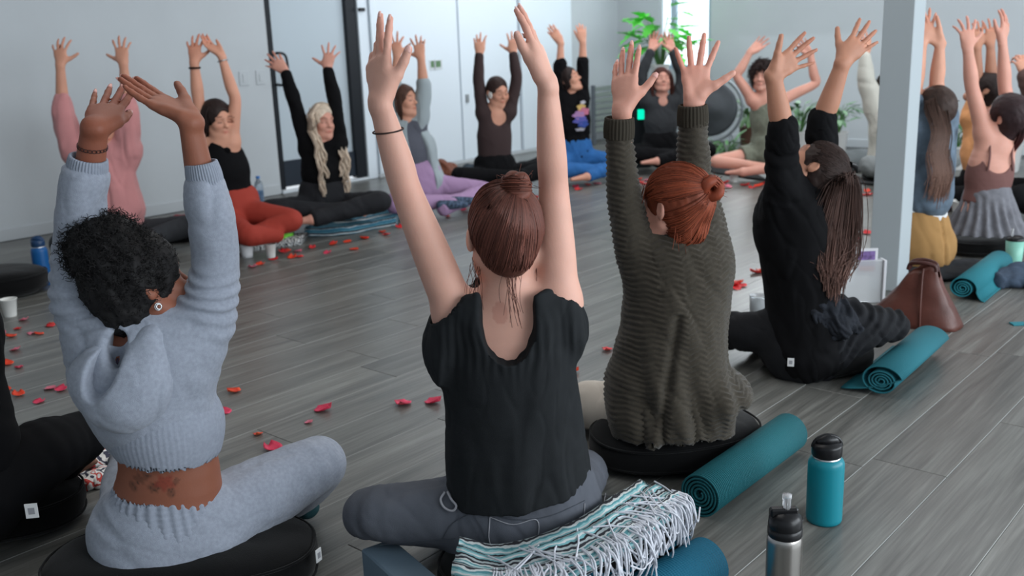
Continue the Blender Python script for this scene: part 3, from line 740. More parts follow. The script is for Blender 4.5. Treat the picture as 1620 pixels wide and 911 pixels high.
def snapper(V, o, nt=72, npz=36):
    d = V-o; r = np.linalg.norm(d, axis=1); th = np.arctan2(d[:, 1], d[:, 0]); ph = np.arcsin(np.clip(d[:, 2]/r, -1, 1))
    g = np.zeros((npz, nt)); np.maximum.at(g, (np.clip(((ph+pi/2)/pi*npz).astype(int), 0, npz-1), np.clip(((th+pi)/(2*pi)*nt).astype(int), 0, nt-1)), r)
    for _ in range(4):
        e = np.maximum.reduce([np.roll(g, 1, 1), np.roll(g, -1, 1), np.vstack([g[1:], g[-1:]]), np.vstack([g[:1], g[:-1]])]); g = np.where(g > 0, g, e)
    g = (g*2+np.roll(g, 1, 1)+np.roll(g, -1, 1)+np.vstack([g[1:], g[-1:]])+np.vstack([g[:1], g[:-1]]))/6
    def f(Pt, lift=.001):
        d = Pt-o; r = np.linalg.norm(d, axis=-1); th = np.arctan2(d[..., 1], d[..., 0]); ph = np.arcsin(np.clip(d[..., 2]/r, -1, 1))
        a = (ph+pi/2)/pi*npz-.5; b = (th+pi)/(2*pi)*nt-.5; a0 = np.floor(a).astype(int); b0 = np.floor(b).astype(int); fa, fb = a-a0, b-b0
        A0, A1 = np.clip(a0, 0, npz-1), np.clip(a0+1, 0, npz-1); B0, B1 = b0 % nt, (b0+1) % nt
        R = (g[A0, B0]*(1-fb)+g[A0, B1]*fb)*(1-fa)+(g[A1, B0]*(1-fb)+g[A1, B1]*fb)*fa
        return o+d/r[..., None]*(R+lift)[..., None]
    return f
def lock_paths(start, ctrl, n, rad, m=14, wave=0.0, wfreq=3.0, rnd=None, taper=.5, spreadv=None):
    """n strands following the polyline start..ctrl with a bundle radius rad"""
    rs = rnd or np.random.RandomState(3); C = catmull(np.array([start]+list(ctrl)), 6); t = np.linspace(0, 1, m)
    s_ = np.linspace(0, len(C)-1, m); i = np.minimum(s_.astype(int), len(C)-2); fr = (s_-i)[:, None]; C = C[i]*(1-fr)+C[i+1]*fr
    out = []
    for k in range(n):
        a, r = rs.rand()*2*pi, rad*np.sqrt(rs.rand()); ph = rs.rand()*.8; ofs = np.array([cos(a), sin(a), 0])*r
        T = un(C[-1]-C[0]); X = un(np.cross(T, [.3, .8, .1])); Y = np.cross(T, X)
        env = (1-.5*taper)+taper*.5*np.cos(t*pi)
        wv = wave*np.sin(t*wfreq*2*pi+ph+a*.3)*np.minimum(1, t*4); wv2 = wave*.6*np.cos(t*wfreq*2*pi+ph+a*.3)*np.minimum(1, t*4)
        out.append(C+(X*cos(a)+Y*sin(a))*r*env[:, None]+X*wv[:, None]+Y*wv2[:, None])
    return np.array(out)
def hair_part(p, name, cap, paths, r, mt, base=(1, 1, 1), var=.35, tips=None, label=None, sides=3, r1=None):
    rs = np.random.RandomState(5); ms, cols = [], []
    if cap is not None:
        ms.append((cap[0], [cap[1]])); n = vnoise((cap[0]-cap[0].mean(0))*70)[:, None]; cols.append(np.array(base)*(.82+.22*n))
    for pp in paths or []:
        rr_ = r
        if isinstance(pp, tuple): pp, rr_ = pp
        V, Q = strands(pp, rr_, (r1 if r1 is not None else r*.5) if rr_ == r else rr_*.8, sides); ms.append((V, [Q])); n, mm = pp.shape[:2]
        b = (1-var/2+var*rs.rand(n))[:, None, None]*np.array(base)[None, None]; b = np.repeat(b, mm*sides, 1).reshape(n, mm, sides, 3)
        if tips is not None:
            t = np.clip((np.linspace(0, 1, mm)-tips[1])/(1-tips[1]), 0, 1)[None, :, None, None]; b = b*(1-t)+b*np.array(tips[0])*t
        cols.append(b.reshape(-1, 3))
    V, Fs = joinm(*ms); return part(name, V, Fs, mt, p.root, col=np.vstack(cols), label=label)
def person_black_top():
    D = 2.09
    q = Person(G(820, 880), 'dark-haired woman with a top bun seen from behind, loose black top and grey jeans', 'fair', h=.0044)
    pel = P(828, 800, D); chest = P(806, 560, D); neck = P(806, 468, D)
    q.torso(pel, chest, neck, LAT, waist=P(818, 690, D))
    q.headset(P(799, 372, D+.01), HF*.95-LAT*.15-Z*.12, Z)
    q.arm('l', P(722, 497, D), P(644, 305, D-.03), P(600, 160, D-.05), CV(-.04, 1, .02), CV(.78, 0, -.8), curl=(.04, .06, .42, .55), spread=(8, -3, -4, -6), thumb=(38, .1), sc=.96)
    q.arm('r', P(884, 478, D), P(876, 300, D+.03), P(866, 130, D-.02), CV(-.28, 1, .12), CV(-.35, -.1, -1), curl=(.10, .08, .2, .35), spread=(6, 0, -5, -10), thumb=(22, .2), sc=.92)
    q.leg('l', P(780, 810, D), P(585, 812, D+.02), P(740, 830, D+.25), P(800, 840, D+.30))
    q.leg('r', P(880, 800, D+.02), P(925, 745, D+.50), P(800, 800, D+.45), P(760, 800, D+.4))
    def tint(V, col):
        # round cupping mark at the top of the back
        d = np.linalg.norm((V-P(791, 500, D-.09))@np.stack([LAT, Z*.72]).T, axis=1); m_ = (d < .0165)[:, None]*.45
        return col*(1-m_)+col*np.array([.72, .52, .5])*m_
    q.body(tint=tint, legs=False, neckr=.05, armr=(.045, .041, .034, .034, .029, .0255), torso=((.150, .145, .118, .132, .125, .060), (.105, .100, .083, .098, .080, .050)))
    q.nails(('l', 'r'), (226, 178, 168))
    a = q.arms['l']; d = un(a['W']-a['E']); cc = a['W']-d*.062; X = un(np.cross(d, HF)); Y = np.cross(d, X); tt = np.linspace(0, 2*pi, 25)
    tubes('bracelet', [cc+np.outer(np.cos(tt)*.0312, X)+np.outer(np.sin(tt)*.0285, Y)+np.outer(np.cos(tt)*.004, d)], .0018, mat('brown_cord', sRGB(52, 38, 34), rough=.7), q.root, 6)
    blk = mat('black_jersey', sRGB(34, 36, 38), rough=.85, spec=.12, bump=.3, bscale=700, var=.08, vscale=30)
    def top(f):
        cs = [(822, 800, 117, .138), (818, 740, 116, .138), (812, 660, 108, .13), (806, 590, 106, .125), (806, 530, 103, .12), (806, 480, 80, .10), (806, 462, 55, .07)]
        f.tube([P(a, b, D) for a, b, c, d in cs], [c/702 for a, b, c, d in cs], [d for a, b, c, d in cs], LAT, k=0)
        for S, E, r in ((P(735, 505, D), P(715, 545, D), .060), (P(882, 500, D), P(892, 530, D), .055)):
            f.tube([P(806, 520, D), S, E], [.06, r, r], k=.03)
        f.tube([P(728, 492, D), P(703, 560, D-.01), P(697, 592, D-.01)], [.05, .035, .018], [.07, .075, .07], LAT, k=.03)
        f.tube([P(890, 478, D), P(903, 520, D)], [.035, .02], [.07, .07], LAT, k=.03)
        # open hem, neckline and armholes
        f.cut(P(826, 812, D-.13), -Z+.14*LAT)
        f.ell(P(803, 498, D-.12), [.062, .16, .110], np.stack([LAT, HF, Z]), .004, 'sub')
        f.tube([P(806, 470, D), P(806, 420, D)], [.075, .13], k=.004, op='sub')
        c_ = P(746, 460, D); f.cut(c_, Z, c_-np.array([.045, .045, .03]), c_+np.array([.045, .045, .09]))
        for a, rr in (('l', .062), ('r', .058)):
            A_ = q.arms[a]; f.tube([A_['S']+(A_['E']-A_['S'])*.10, A_['E']], [rr, .07], k=.004, op='sub')
    def fold(V, Q, ex):
        N = normals(V, Q); x = (V-pel)@LAT; z = (V-pel)[:, 2]
        g = np.exp(-((z-.42)/.06)**2)*np.sin(x*330+vnoise(V*20)*2)*.0016
        return V+N*g[:, None]
    st = np.stack([LAT*1.6, HF, Z*.5])
    q.garment('blouse', blk, top, pts=q.allpts()[:5]+[q.arms['r']['S']], pad=.22, amp=.0065, scale=11, stretch=st, post=fold, h=.0046)
    # gathered neckline ruffle
    jn = mat('grey_denim', sRGB(80, 83, 91), rough=.85, bump=.4, bscale=900, var=.12, vscale=14)
    def jeans(f):
        f.tube([P(828, 835, D), P(828, 800, D), P(828, 765, D)], [.180, .182, .165], [.14, .13, .12], LAT, k=0, flat=(0, 1))
        for sd in 'lr':
            H, K, A, T = q.legs[sd]; f.tube([H, H*.5+K*.5, K, K*.65+A*.35, K*.2+A*.8], [.095, .078, .062, .058, .05], k=.03, ax=Z)
    q.garment('jeans', jn, jeans, pts=q.allpts(True), pad=.2, amp=.0035, scale=16, h=.0055)
    th = mat('seam_thread', sRGB(150, 150, 156), rough=.9); JV = q.gV['jeans']
    def seam(px, r=.0010): return drape(JV, px, .002)
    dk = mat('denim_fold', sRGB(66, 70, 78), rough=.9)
    for nm, ln in (('back_pocket', [(775, 818), (776, 862), (812, 872), (846, 862), (850, 822), (812, 830), (775, 818)]), ('back_pocket', [(925, 796), (926, 830), (950, 822), (958, 780)])):
        tubes(nm, [seam(ln)], .0012, th, q.root, 5)
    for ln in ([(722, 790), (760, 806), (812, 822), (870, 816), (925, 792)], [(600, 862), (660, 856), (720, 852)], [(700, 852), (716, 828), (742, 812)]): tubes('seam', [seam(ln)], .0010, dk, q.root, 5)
    tubes('belt_loop', [drape(JV, [(704, 778), (697, 790), (703, 803), (716, 808), (722, 800), (714, 790), (708, 778)], .006)], .0028, th, q.root, 6, label='pale loop of the unfastened dungaree strap')
    hb = hair_mat('chestnut_hair', (88, 54, 46))
    cap = hair_cap(q, infl=.005, low=-.035, h=.004)
    bun = P(816, 296, D-.035)
    fB = Field(bun-.07, bun+.07, .003)
    for k in range(3):
        t = np.linspace(0, 2*pi, 13); fB.tube(bun+np.stack([np.cos(t)*(.020-.003*k), np.sin(t)*(.020-.003*k)+.002*k, np.sin(t*2+k)*.006+(k-1)*.014], 1), .0135, k=.004)
    bunm = fB.surf()
    # strands run over the skull from the hairline to the bun
    rs = np.random.RandomState(2); c, B = q.hc, q.B; R_ = np.array([.0795, .0985, .0925]); ctr = np.array([0, -.016, .030]); tgt = (bun-c)@B.T-ctr; tgt = un(tgt/R_)
    ps = []
    for i in range(1000):
        az = rs.uniform(-pi, pi); el = rs.uniform(-1.05, -.3) if abs(az) < 2.0 else rs.uniform(-.1, .35)
        s0 = np.array([sin(az)*cos(el), -cos(az)*cos(el), sin(el)]); 
        t = np.linspace(0, 1, 14)[:, None]; om = np.arccos(np.clip(s0@tgt, -1, 1)); pth = (np.sin((1-t)*om)*s0+np.sin(t*om)*tgt)/sin(om)
        wob = rs.randn(3)*.012*np.sin(t*pi); pth = (pth+wob)*(R_*(1.0+rs.uniform(-.012, .012)))+ctr
        ps.append(c+pth@B)
    sn = snapper(cap[0], c+ctr@B); ps = np.array(ps); ps[:, :-1] = sn(ps[:, :-1], rs.uniform(-.0006, .0012, (len(ps), 1)))
    fine = []
    for i in range(34):                          # loose wisps at the nape and the temples
        sx = rs.choice([-1, 0, 0, 1]); s0 = np.array([sx*.068+rs.randn()*.010, -.055 if sx == 0 else -.01, -.055+rs.randn()*.01]); L_ = rs.uniform(.05, .13)
        t = np.linspace(0, 1, 14)[:, None]; fine.append(c+(s0+t*np.array([rs.randn()*.012+sx*.006, -.028, -L_])+np.sin(t*rs.uniform(2, 5)+rs.rand()*6)*np.array([.006, .004, 0]))@B)
    tb = np.linspace(0, 2*pi, 14); bs = []
    for i in range(90):
        rr = .021+rs.uniform(-.004, .0145); ph = rs.rand()*6; el = rs.uniform(-.9, .9); 
        tt = tb*rs.uniform(.4, .9)+ph; bs.append(bun+np.stack([np.cos(tt)*rr*cos(el), np.sin(tt)*rr*cos(el), sin(el)*.031+np.sin(tt*1.5)*.004], 1))
    for i in range(14):
        d = un(rs.randn(3)+[0, 0, .6]); t = np.linspace(0, 1, 14)[:, None]; fine.append(bun+d*.022+t*d*rs.uniform(.01, .03)+np.sin(t*4)*rs.randn(3)*.006)
    hair_part(q, 'hair', cap, [np.array(ps), (np.array(fine), .0007)], .0015, hb, base=(1.15, 1.05, 1.0), var=1.0, r1=.0012)
    hair_part(q, 'hair_bun', (bunm[0], bunm[1]), [np.array(bs)], .0016, hb, base=(1.5, 1.25, 1.1), var=.8)
    return q

def ribbed(name, p0, p1, r0, r1, parent, mt, ribs=36, amp=.0016, x=None, flat=1.0, over=.0, n=8):
    """a ribbed knit band (cuff, hem) between two centres"""
    p0, p1 = np.asarray(p0, float), np.asarray(p1, float); t = un(p1-p0); x = un(np.cross(t, [.3, .5, .8])) if x is None else un(np.asarray(x)-(np.asarray(x)@t)*t); y = np.cross(t, x)
    m_ = ribs*4; a = np.arange(m_)*2*pi/m_; V = []
    for i in range(n+3):
        if i < n: u = i/(n-1); c = p0+(p1-p0)*u; r = r0+(r1-r0)*u+.002*sin(u*pi); am = amp
        elif i == n: c = p1+t*.001; r = r1-.003; am = amp
        else: c = p1-t*.012*(i-n); r = r1-.005; am = 0
        rr = r+am*np.cos(a*ribs); V.append(c+x*(np.cos(a)*rr)[:, None]+y*(np.sin(a)*rr*flat)[:, None])
    V = np.vstack(V); k = np.arange(m_); k2 = (k+1) % m_
    Q = np.vstack([np.stack([i*m_+k, i*m_+k2, (i+1)*m_+k2, (i+1)*m_+k], 1) for i in range(n+2)])
    return part(name, V, [Q], mt, parent)

# ---- the woman in the grey hooded sweatshirt
def person_grey_hoodie():
    D = 2.12
    q = Person(G(290, 905), 'woman seen from behind in grey cropped hoodie and joggers, curly black hair, tattooed back', 'brown', h=.0048)
    pel, chest, neck = P(262, 845, D), P(240, 615, D), P(214, 535, D)
    q.torso(pel, chest, neck, LAT*.95-HF*.1, waist=P(268, 742, D))
    q.headset(P(224, 452, D), LAT*.72+HF*.66+Z*.12, Z*.95-LAT*.28)
    q.arm('l', P(172, 555, D), P(127, 395, D+.02), P(150, 200, D-.02), CV(-.02, .62, .78), CV(1, -.1, .1), curl=(-.10, -.08, -.05, -.05), spread=(6, 1, -4, -10), thumb=(18, .2), sc=.95)
    q.arm('r', P(305, 545, D), P(340, 400, D+.02), P(300, 190, D-.02), CV(-.88, .50, .10), CV(.25, .35, .9), curl=(.05, .06, .08, .1), spread=(5, 1, -3, -6), thumb=(40, .1), sc=.97)
    q.leg('l', P(215, 835, D+.04), P(215, 735, D+.46), P(300, 800, D+.38), P(340, 810, D+.34))
    q.leg('r', P(325, 830, D+.02), P(500, 735, D+.22), P(440, 800, D+.34), P(490, 806, D+.30))
    o = P(240, 768, D-.09)
    def tint(V, col):
        L = V-o; x = L@LAT; z = L[:, 2]; near = ((V-pel)@HF < 0.0)
        dark = np.zeros(len(V)); red = np.zeros(len(V))
        for cx, cz, r, n_, tone in ((.028, .004, .030, 5, 1), (-.030, .012, .020, 5, 0), (.004, -.006, .020, 6, 0), (.040, -.020, .017, 2, 0), (-.048, -.006, .018, 2, 0), (-.012, .020, .014, 3, 0), (.052, .004, .012, 2, 0)):
            a = np.arctan2(z-cz, x-cx); rr = np.hypot(x-cx, (z-cz)*1.25)
            pet = rr/(r*(.82+.20*np.cos(a*n_+cx*80))); m_ = np.clip(3-3*pet, 0, 1)*near
            line = np.abs(np.sin(pet*6+np.cos(a*n_)*1.2)) < .38
            dark = np.maximum(dark, m_*(.72 if not tone else .30)*np.where(line, 1, .55)); 
            if tone: red = np.maximum(red, m_)
        red = red[:, None]*.6; col = col*(1-red)+col*np.array([1.15, .42, .42])*red
        dark = np.clip(dark*1.25, 0, .95)[:, None]; return col*(1-dark)+col*np.array([.22, .28, .30])*dark
    q.body(tint=tint, neckr=.050, brow=(.2, .15, .15), lip=(.8, .5, .5), legs=False,
           armr=(.046, .042, .036, .037, .031, .0275), torso=((.160, .140, .116, .112, .112, .058), (.110, .098, .088, .080, .070, .050)))
    q.nails(('l', 'r'), (205, 150, 140), tipc=(1.25, 1.45, 1.55), long=1.15)
    gm = mat('grey_marl_fleece', sRGB(150, 156, 169), rough=.95, bump=.5, bscale=650, var=.10, vscale=120, sheen=.15)
    rib = mat('grey_marl_rib', sRGB(147, 153, 166), rough=.95, bump=.3, bscale=500, var=.08, vscale=120)
    AL, AR = q.arms['l'], q.arms['r']
    def hoodie(f):
        rows = [(266, 682, 83, .112), (262, 668, 90, .118), (246, 645, 100, .125), (234, 610, 108, .13), (232, 570, 112, .125), (236, 535, 92, .10), (236, 515, 60, .08)]
        f.tube([P(a, b, D) for a, b, c, d in rows], [c/712 for a, b, c, d in rows], [d for a, b, c, d in rows], LAT, k=0, flat=(1, 0))
        f.tube([P(235, 560, D), P(172, 558, D), P(140, 500, D+.01), P(125, 410, D+.02), P(130, 340, D), P(137, 270, D-.01)], [.08, .085, .068, .058, .052, .043], k=.04, flat=(0, 1))
        f.tube([P(235, 560, D), P(295, 550, D), P(330, 480, D+.01), P(340, 410, D+.02), P(334, 340, D), P(326, 285, D-.01)], [.08, .082, .062, .056, .052, .040], k=.04, flat=(0, 1))
        # neck opening, waist opening
        f.tube([P(222, 540, D-.01), P(216, 500, D), P(214, 460, D)], [.055, .066, .08], k=.006, op='sub')
        f.ell(P(196, 548, D-.06), [.030, .08, .05], np.stack([LAT, HF, Z]), .01, 'sub')
        f.tube([P(268, 740, D), P(267, 690, D)], [.112, .105], [.102, .09], LAT, k=.003, op='sub')
    st = np.stack([LAT*.9, HF, Z*.75])
    q.garment('hoodie', gm, hoodie, pts=q.allpts(), pad=.2, amp=.0075, scale=9.5, stretch=st, h=.0047, post=lambda V, Q, ex: armfolds(armfolds(V, Q, AL, .0045, .036, .15, 1.1), Q, AR, .0045, .036, .1, .9))
    def hood(f):
        f.ell(P(186, 612, D-.100), [.108, .066, .092], np.stack([un(LAT*.9-Z*.42), HF, un(Z*.9+LAT*.42)]), 0)
        f.tube([P(240, 535, D-.07), P(235, 590, D-.10), P(200, 640, D-.12)], [.035, .045, .045], k=.05)
        f.ell(P(157, 585, D-.17), [.030, .10, .080], np.stack([un(LAT*.85-Z*.4), HF, un(Z*.85+LAT*.4)]), .010, 'sub')
        f.tube([P(214, 560, D), P(216, 460, D)], [.060, .07], k=.006, op='sub')
    q.garment('hood', gm, hood, pts=[P(183, 615, D-.1)], pad=.25, amp=.004, scale=16, stretch=st, h=.0050)
    gV = q.gV['hoodie']; sm = mat('fleece_seam', sRGB(134, 140, 154), rough=.95)
    ribbed('cuff', P(137, 276, D-.01), P(140, 249, D-.015), .040, .0375, q.root, rib, 40)
    ribbed('cuff', P(326, 292, D-.01), P(318, 257, D-.015), .037, .0325, q.root, rib, 40)
    def hemb(f): f.tube([P(267, 692, D), P(265, 682, D), P(262, 670, D)], [.120, .126, .132], [.118, .122, .126], LAT, k=0, flat=(1, 1)); f.tube([P(267, 730, D), P(264, 670, D)], [.113, .118], [.110, .112], LAT, k=.002, op='sub')
    def hribs(V, Q, ex):
        N = normals(V, Q); L = V-P(265, 694, D); a = np.arctan2(L@HF, L@LAT); return V+N*(np.sin(a*64)*.0005)[:, None]
    q.garment('hem_band', rib, hemb, pts=[P(265, 694, D)], pad=.2, amp=0, h=.0040, post=hribs)
    def joggers(f):
        f.tube([P(262, 880, D), P(262, 845, D), P(271, 830, D), P(265, 814, D)], [.165, .170, .150, .138], [.130, .128, .112, .098], LAT, k=0, flat=(0, 1))
        for sd, rr in (('l', (.098, .085, .07, .068, .058)), ('r', (.105, .092, .072, .075, .06))):
            H, K, A, T = q.legs[sd]; f.tube([H, H*.5+K*.5, K, K*.6+A*.4, K*.2+A*.8], rr, k=.035, ax=Z)
    q.garment('joggers', gm, joggers, pts=q.allpts(True), pad=.2, amp=.006, scale=11, h=.0054, stretch=np.stack([LAT*.7, HF, Z*1.2]))
    def band(f): f.tube([P(269, 832, D), P(267, 812, D), P(264, 792, D)], [.155, .143, .133], [.116, .108, .100], LAT, k=0, flat=(1, 1)); f.tube([P(263, 804, D), P(262, 774, D)], [.116, .112], [.092, .090], LAT, k=.002, op='sub')
    def pleat(V, Q, ex):
        N = normals(V, Q); L = V-P(267, 800, D); a = np.arctan2(L@HF*1.3, L@LAT); return V+N*(np.sin(L[:, 2]*2*pi/.013+vnoise(V*14))*.0008+np.sin(a*34+vnoise(V*12)*2.5)*.0017)[:, None]
    q.garment('waistband', rib, band, pts=[P(267, 800, D)], pad=.22, amp=0, h=.0040, post=pleat)
    # sock peeping from under the calf
    A_, T_ = q.legs['r'][2], q.legs['r'][3]
    fs = Field(np.minimum(A_, T_)-.1, np.maximum(A_, T_)+.1, .004); fs.tube([A_, A_*.5+T_*.5, T_], [.040, .043, .034], [.036, .03, .022], None, k=0)
    V, Q = fs.surf(); part('sock', V, [Q], mat('teal_sock', sRGB(38, 74, 80), rough=.95, bump=.5, bscale=400), q.root)
    hm = mat('black_curls', sRGB(24, 22, 23), rough=.7, use_col=True, bump=.4, bscale=140, spec=.3)
    cap = hair_cap(q, infl=.018, low=-.040, face=(.064, .115, -.03, .060, .075, .100), amp=.004, h=.005)
    puff = P(166, 392, D-.01)
    fp = Field(puff-.2, puff+.2, .006); fp.ell(puff, [.082, .085, .074], np.stack([LAT, HF, Z]), 0); fp.ell(P(200, 430, D-.03), [.078, .085, .080], None, .04)
    V, Q = fp.surf(); V = wrinkle(V, Q, .007, 45, None, False)
    rs = np.random.RandomState(11); N = normals(V, Q); n = 2800; idx = rs.choice(len(V), n); t = np.linspace(0, 1, 8)
    def curls(V, N, idx, L0, L1, rad):
        m_ = len(idx); p = V[idx]-N[idx]*.004; d = N[idx]+rs.randn(m_, 3)*.45; d /= np.linalg.norm(d, axis=1, keepdims=True)
        X = np.cross(d, rs.randn(m_, 3)); X /= np.linalg.norm(X, axis=1, keepdims=True); Y = np.cross(d, X); L = rs.uniform(L0, L1, m_)[:, None, None]; ph = rs.rand(m_, 1, 1)*6; R_ = rs.uniform(rad*.6, rad*1.3, m_)[:, None, None]; tt = t[None, :, None]
        return p[:, None]+d[:, None]*tt*L+X[:, None]*(np.cos(tt*9+ph)-np.cos(ph))*R_+Y[:, None]*(np.sin(tt*9+ph)-np.sin(ph))*R_
    c1 = curls(V, N, idx, .008, .028, .0045)
    Nc = normals(cap[0], cap[1]); ic = rs.choice(len(cap[0]), 1500); c2 = curls(cap[0], Nc, ic, .004, .010, .003)
    hair_part(q, 'hair', joinm(cap, (V, Q))[0:2] if False else (cap[0], cap[1]), [c2], .0009, hm, var=.6)
    hair_part(q, 'hair_puff', (V, Q), [c1], .0010, hm, var=.7, label='curly black hair puff')
    # hoop earring and arm tattoo band
    B, c = q.B, q.hc; e = c+B[0]*.084-B[1]*.010-B[2]*.038; tt = np.linspace(0, 2*pi, 17)
    for r_, dz in ((.0075, 0), (.0055, .004)):
        Vv, Qq = strands(np.array([e+np.outer(np.cos(tt)*r_, B[1])+np.outer(np.sin(tt)*r_, B[2])-B[2]*.008+B[0]*dz]), .0015, .0015, 6); part('hoop_earring', Vv, [Qq], mat('silver', sRGB(225, 222, 215), rough=.2, metal=1), q.root)
    W, E = AL['W'], AL['E']; d = un(W-E); cc = W-d*.045; X = un(CV(1, .12, 0)-(CV(1, .12, 0)@d)*d); Y = np.cross(d, X); pp = []
    for i in range(22):
        a = i*2*pi/22; ce = cc+X*cos(a)*.0300+Y*sin(a)*.0265+d*.004*sin(a+.6); o1 = -X*sin(a)+Y*cos(a)
        pp.append(ce+np.outer(np.cos(tt)*.0052, o1)+np.outer(np.sin(tt)*.0032, d))
    Vv, Qq = strands(np.array(pp), .0007, .0007, 4); part('wrist_tattoo', Vv, [Qq], mat('tattoo_ink', sRGB(52, 38, 38), rough=.7), q.root, label='dark chain tattoo around the wrist')
    # bra strap under the hood
    Vv, Qq = strands(np.array([[P(206, 530, D-.050), P(190, 560, D-.062), P(176, 600, D-.09)]]), .004, .004, 6); part('strap', Vv, [Qq], mat('dark_strap', sRGB(70, 62, 80), rough=.8), q.root)

# ---- the woman in the green knitted cardigan
def person_green_sweater():
    D = 2.72
    q = Person(G(1075, 720), 'red-haired woman seen from behind in a long olive wavy-knit sweater, hair in a bun', 'pink', h=.0048)
    pel, chest, neck = P(1072, 655, D), P(1070, 465, D), P(1085, 392, D)
    q.torso(pel, chest, neck, LAT)
    q.headset(P(1067, 327, D), -LAT*.70+HF*.72-Z*.02, Z*.98+LAT*.12)
    q.arm('l', P(1032, 425, D), P(986, 315, D), P(984, 172, D-.03), CV(.09, 1, .05), CV(.85, .05, -.55), curl=(.03, .05, .14, .24), spread=(4, 0, -7, -9), thumb=(42, .12), sc=.98)
    q.arm('r', P(1118, 415, D), P(1098, 290, D+.02), P(1098, 158, D), CV(.05, 1, .05), CV(1, -.08, 0), curl=(.06, .05, .06, .08), spread=(20, 6, -8, -24), thumb=(58, .1), sc=.98)
    q.leg('l', P(1030, 650, D+.05), P(925, 640, D+.30), P(1010, 690, D+.40), P(1060, 690, D+.4))
    q.leg('r', P(1110, 660, D+.05), P(1130, 620, D+.50), P(1060, 670, D+.46), P(1010, 670, D+.4))
    q.body(legs=False, foot=False, neckr=.05, brow=(.75, .5, .4), armr=(.042, .036, .030, .029, .027, .0262))
    q.nails(('l',), (222, 170, 160))
    km = mat('olive_knit', sRGB(61, 55, 46), rough=.95, bump=.6, bscale=420, var=.14, vscale=60, sheen=.2)
    def sweater(f):
        rows = [(1062, 650, 110, .155), (1062, 642, 112, .155), (1062, 615, 108, .15), (1062, 580, 98, .145), (1066, 520, 88, .135), (1070, 460, 84, .125), (1076, 420, 76, .11), (1086, 392, 55, .085)]
        f.tube([P(a, b, D) for a, b, c, d in rows], [c/565 for a, b, c, d in rows], [d for a, b, c, d in rows], LAT, k=0, flat=(1, 0))
        f.ell(P(1138, 622, D-.02), [.088, .13, .055], np.stack([LAT, HF, Z]), .05)
        f.tube([P(1070, 430, D), P(1028, 425, D), P(1002, 375, D), P(988, 315, D), P(983, 260, D-.01), P(979, 215, D-.02)], [.08, .078, .062, .050, .044, .038], k=.04, flat=(0, 1))
        f.tube([P(1070, 425, D), P(1118, 415, D), P(1112, 350, D+.02), P(1098, 290, D+.02), P(1096, 240, D+.01), P(1096, 190, D)], [.08, .074, .058, .050, .045, .039], k=.04, flat=(0, 1))
        f.tube([P(1080, 400, D), P(1078, 350, D)], [.058, .07], k=.006, op='sub')
        f.tube([P(1062, 690, D), P(1062, 620, D)], [.180, .160], [.15, .13], LAT, k=.004, op='sub')
    def post(V, Q, ex):
        N = normals(V, Q); L = V-pel; x = L@LAT; z = L[:, 2]; y = L@HF
        s_ = x+y*.5; tri = np.abs(((s_/.060) % 1)*2-1)
        # vertical drape folds in the lower part, then the wavy knit rows
        low = np.clip((.30-z)/.3, 0, 1); fold = (np.cos(x*46+1.2+z*9)*.011+np.cos(x*95+z*14)*.004)*low-np.exp(-((x+.075-z*.16)/.014)**2)*.014*(z < .34)*(y < .05)
        V = V+N*fold[:, None]
        row = np.sin(2*pi*(z/.0155+tri*.75+vnoise(V*18)*.25))*(.0020+.0012*(tri > .5))
        return V+N*row[:, None]
    q.garment('sweater', km, sweater, pts=q.allpts(), pad=.24, amp=.006, scale=9, h=.0045, post=post)
    rib = mat('olive_rib', sRGB(56, 51, 43), rough=.95, bump=.5, bscale=400)
    ribbed('cuff', P(979, 218, D-.02), P(980, 186, D-.025), .0395, .0375, q.root, rib, 26, .0020)
    ribbed('cuff', P(1096, 198, D), P(1096, 166, D-.005), .040, .0375, q.root, rib, 26, .0020)
    cm = mat('cream_cotton', sRGB(206, 196, 184), rough=.9, bump=.3, bscale=500)
    def pants(f):
        for sd in 'lr':
            H, K, A, T = q.legs[sd]; f.tube([H, H*.5+K*.5, K, K*.6+A*.4, A], [.095, .085, .070, .065, .05], k=.03, ax=Z)
    q.garment('trousers', cm, pants, pts=q.allpts(True), pad=.2, amp=.004, scale=12, h=.006)
    hb = hair_mat('copper_hair', (128, 62, 40))
    cap = hair_cap(q, infl=.010, low=-.062, h=.0045, face=(.064, .112, -.035, .055, .066, .095))
    bun = P(1125, 298, D-.07); c, B = q.hc, q.B
    fB = Field(bun-.08, bun+.08, .0035)
    for k in range(3):
        t = np.linspace(0, 2*pi, 13); fB.tube(bun+np.outer(np.cos(t)*.020, LAT)+np.outer(np.sin(t)*.020, Z)+np.outer(np.sin(t*2+k)*.006+(k-1)*.011, HF), .0145, k=.005)
    bm = fB.surf(); rs = np.random.RandomState(4); R_ = np.array([.0845, .1035, .0975]); ctr = np.array([0, -.016, .030]); tgt = un(((bun-c)@B.T-ctr)/R_); ps = []
    for i in range(650):
        az = rs.uniform(-pi, pi); el = rs.uniform(-1.15, -.4) if abs(az) < 1.7 else rs.uniform(0, .5)
        if rs.rand() < .3: az, el = rs.uniform(-2.6, -1.2), rs.uniform(-.1, .5)
        s0 = np.array([sin(az)*cos(el), -cos(az)*cos(el), sin(el)]); t = np.linspace(0, 1, 14)[:, None]; om = np.arccos(np.clip(s0@tgt, -1, 1))
        pth = (np.sin((1-t)*om)*s0+np.sin(t*om)*tgt)/max(sin(om), .05); pth = (pth+rs.randn(3)*.02*np.sin(t*pi))*(R_*(1+rs.uniform(-.012, .015)))+ctr; ps.append(c+pth@B)
    sn = snapper(cap[0], c+ctr@B); ps = np.array(ps); ps[:, :-1] = sn(ps[:, :-1], rs.uniform(-.0006, .0014, (len(ps), 1)))
    fine = []
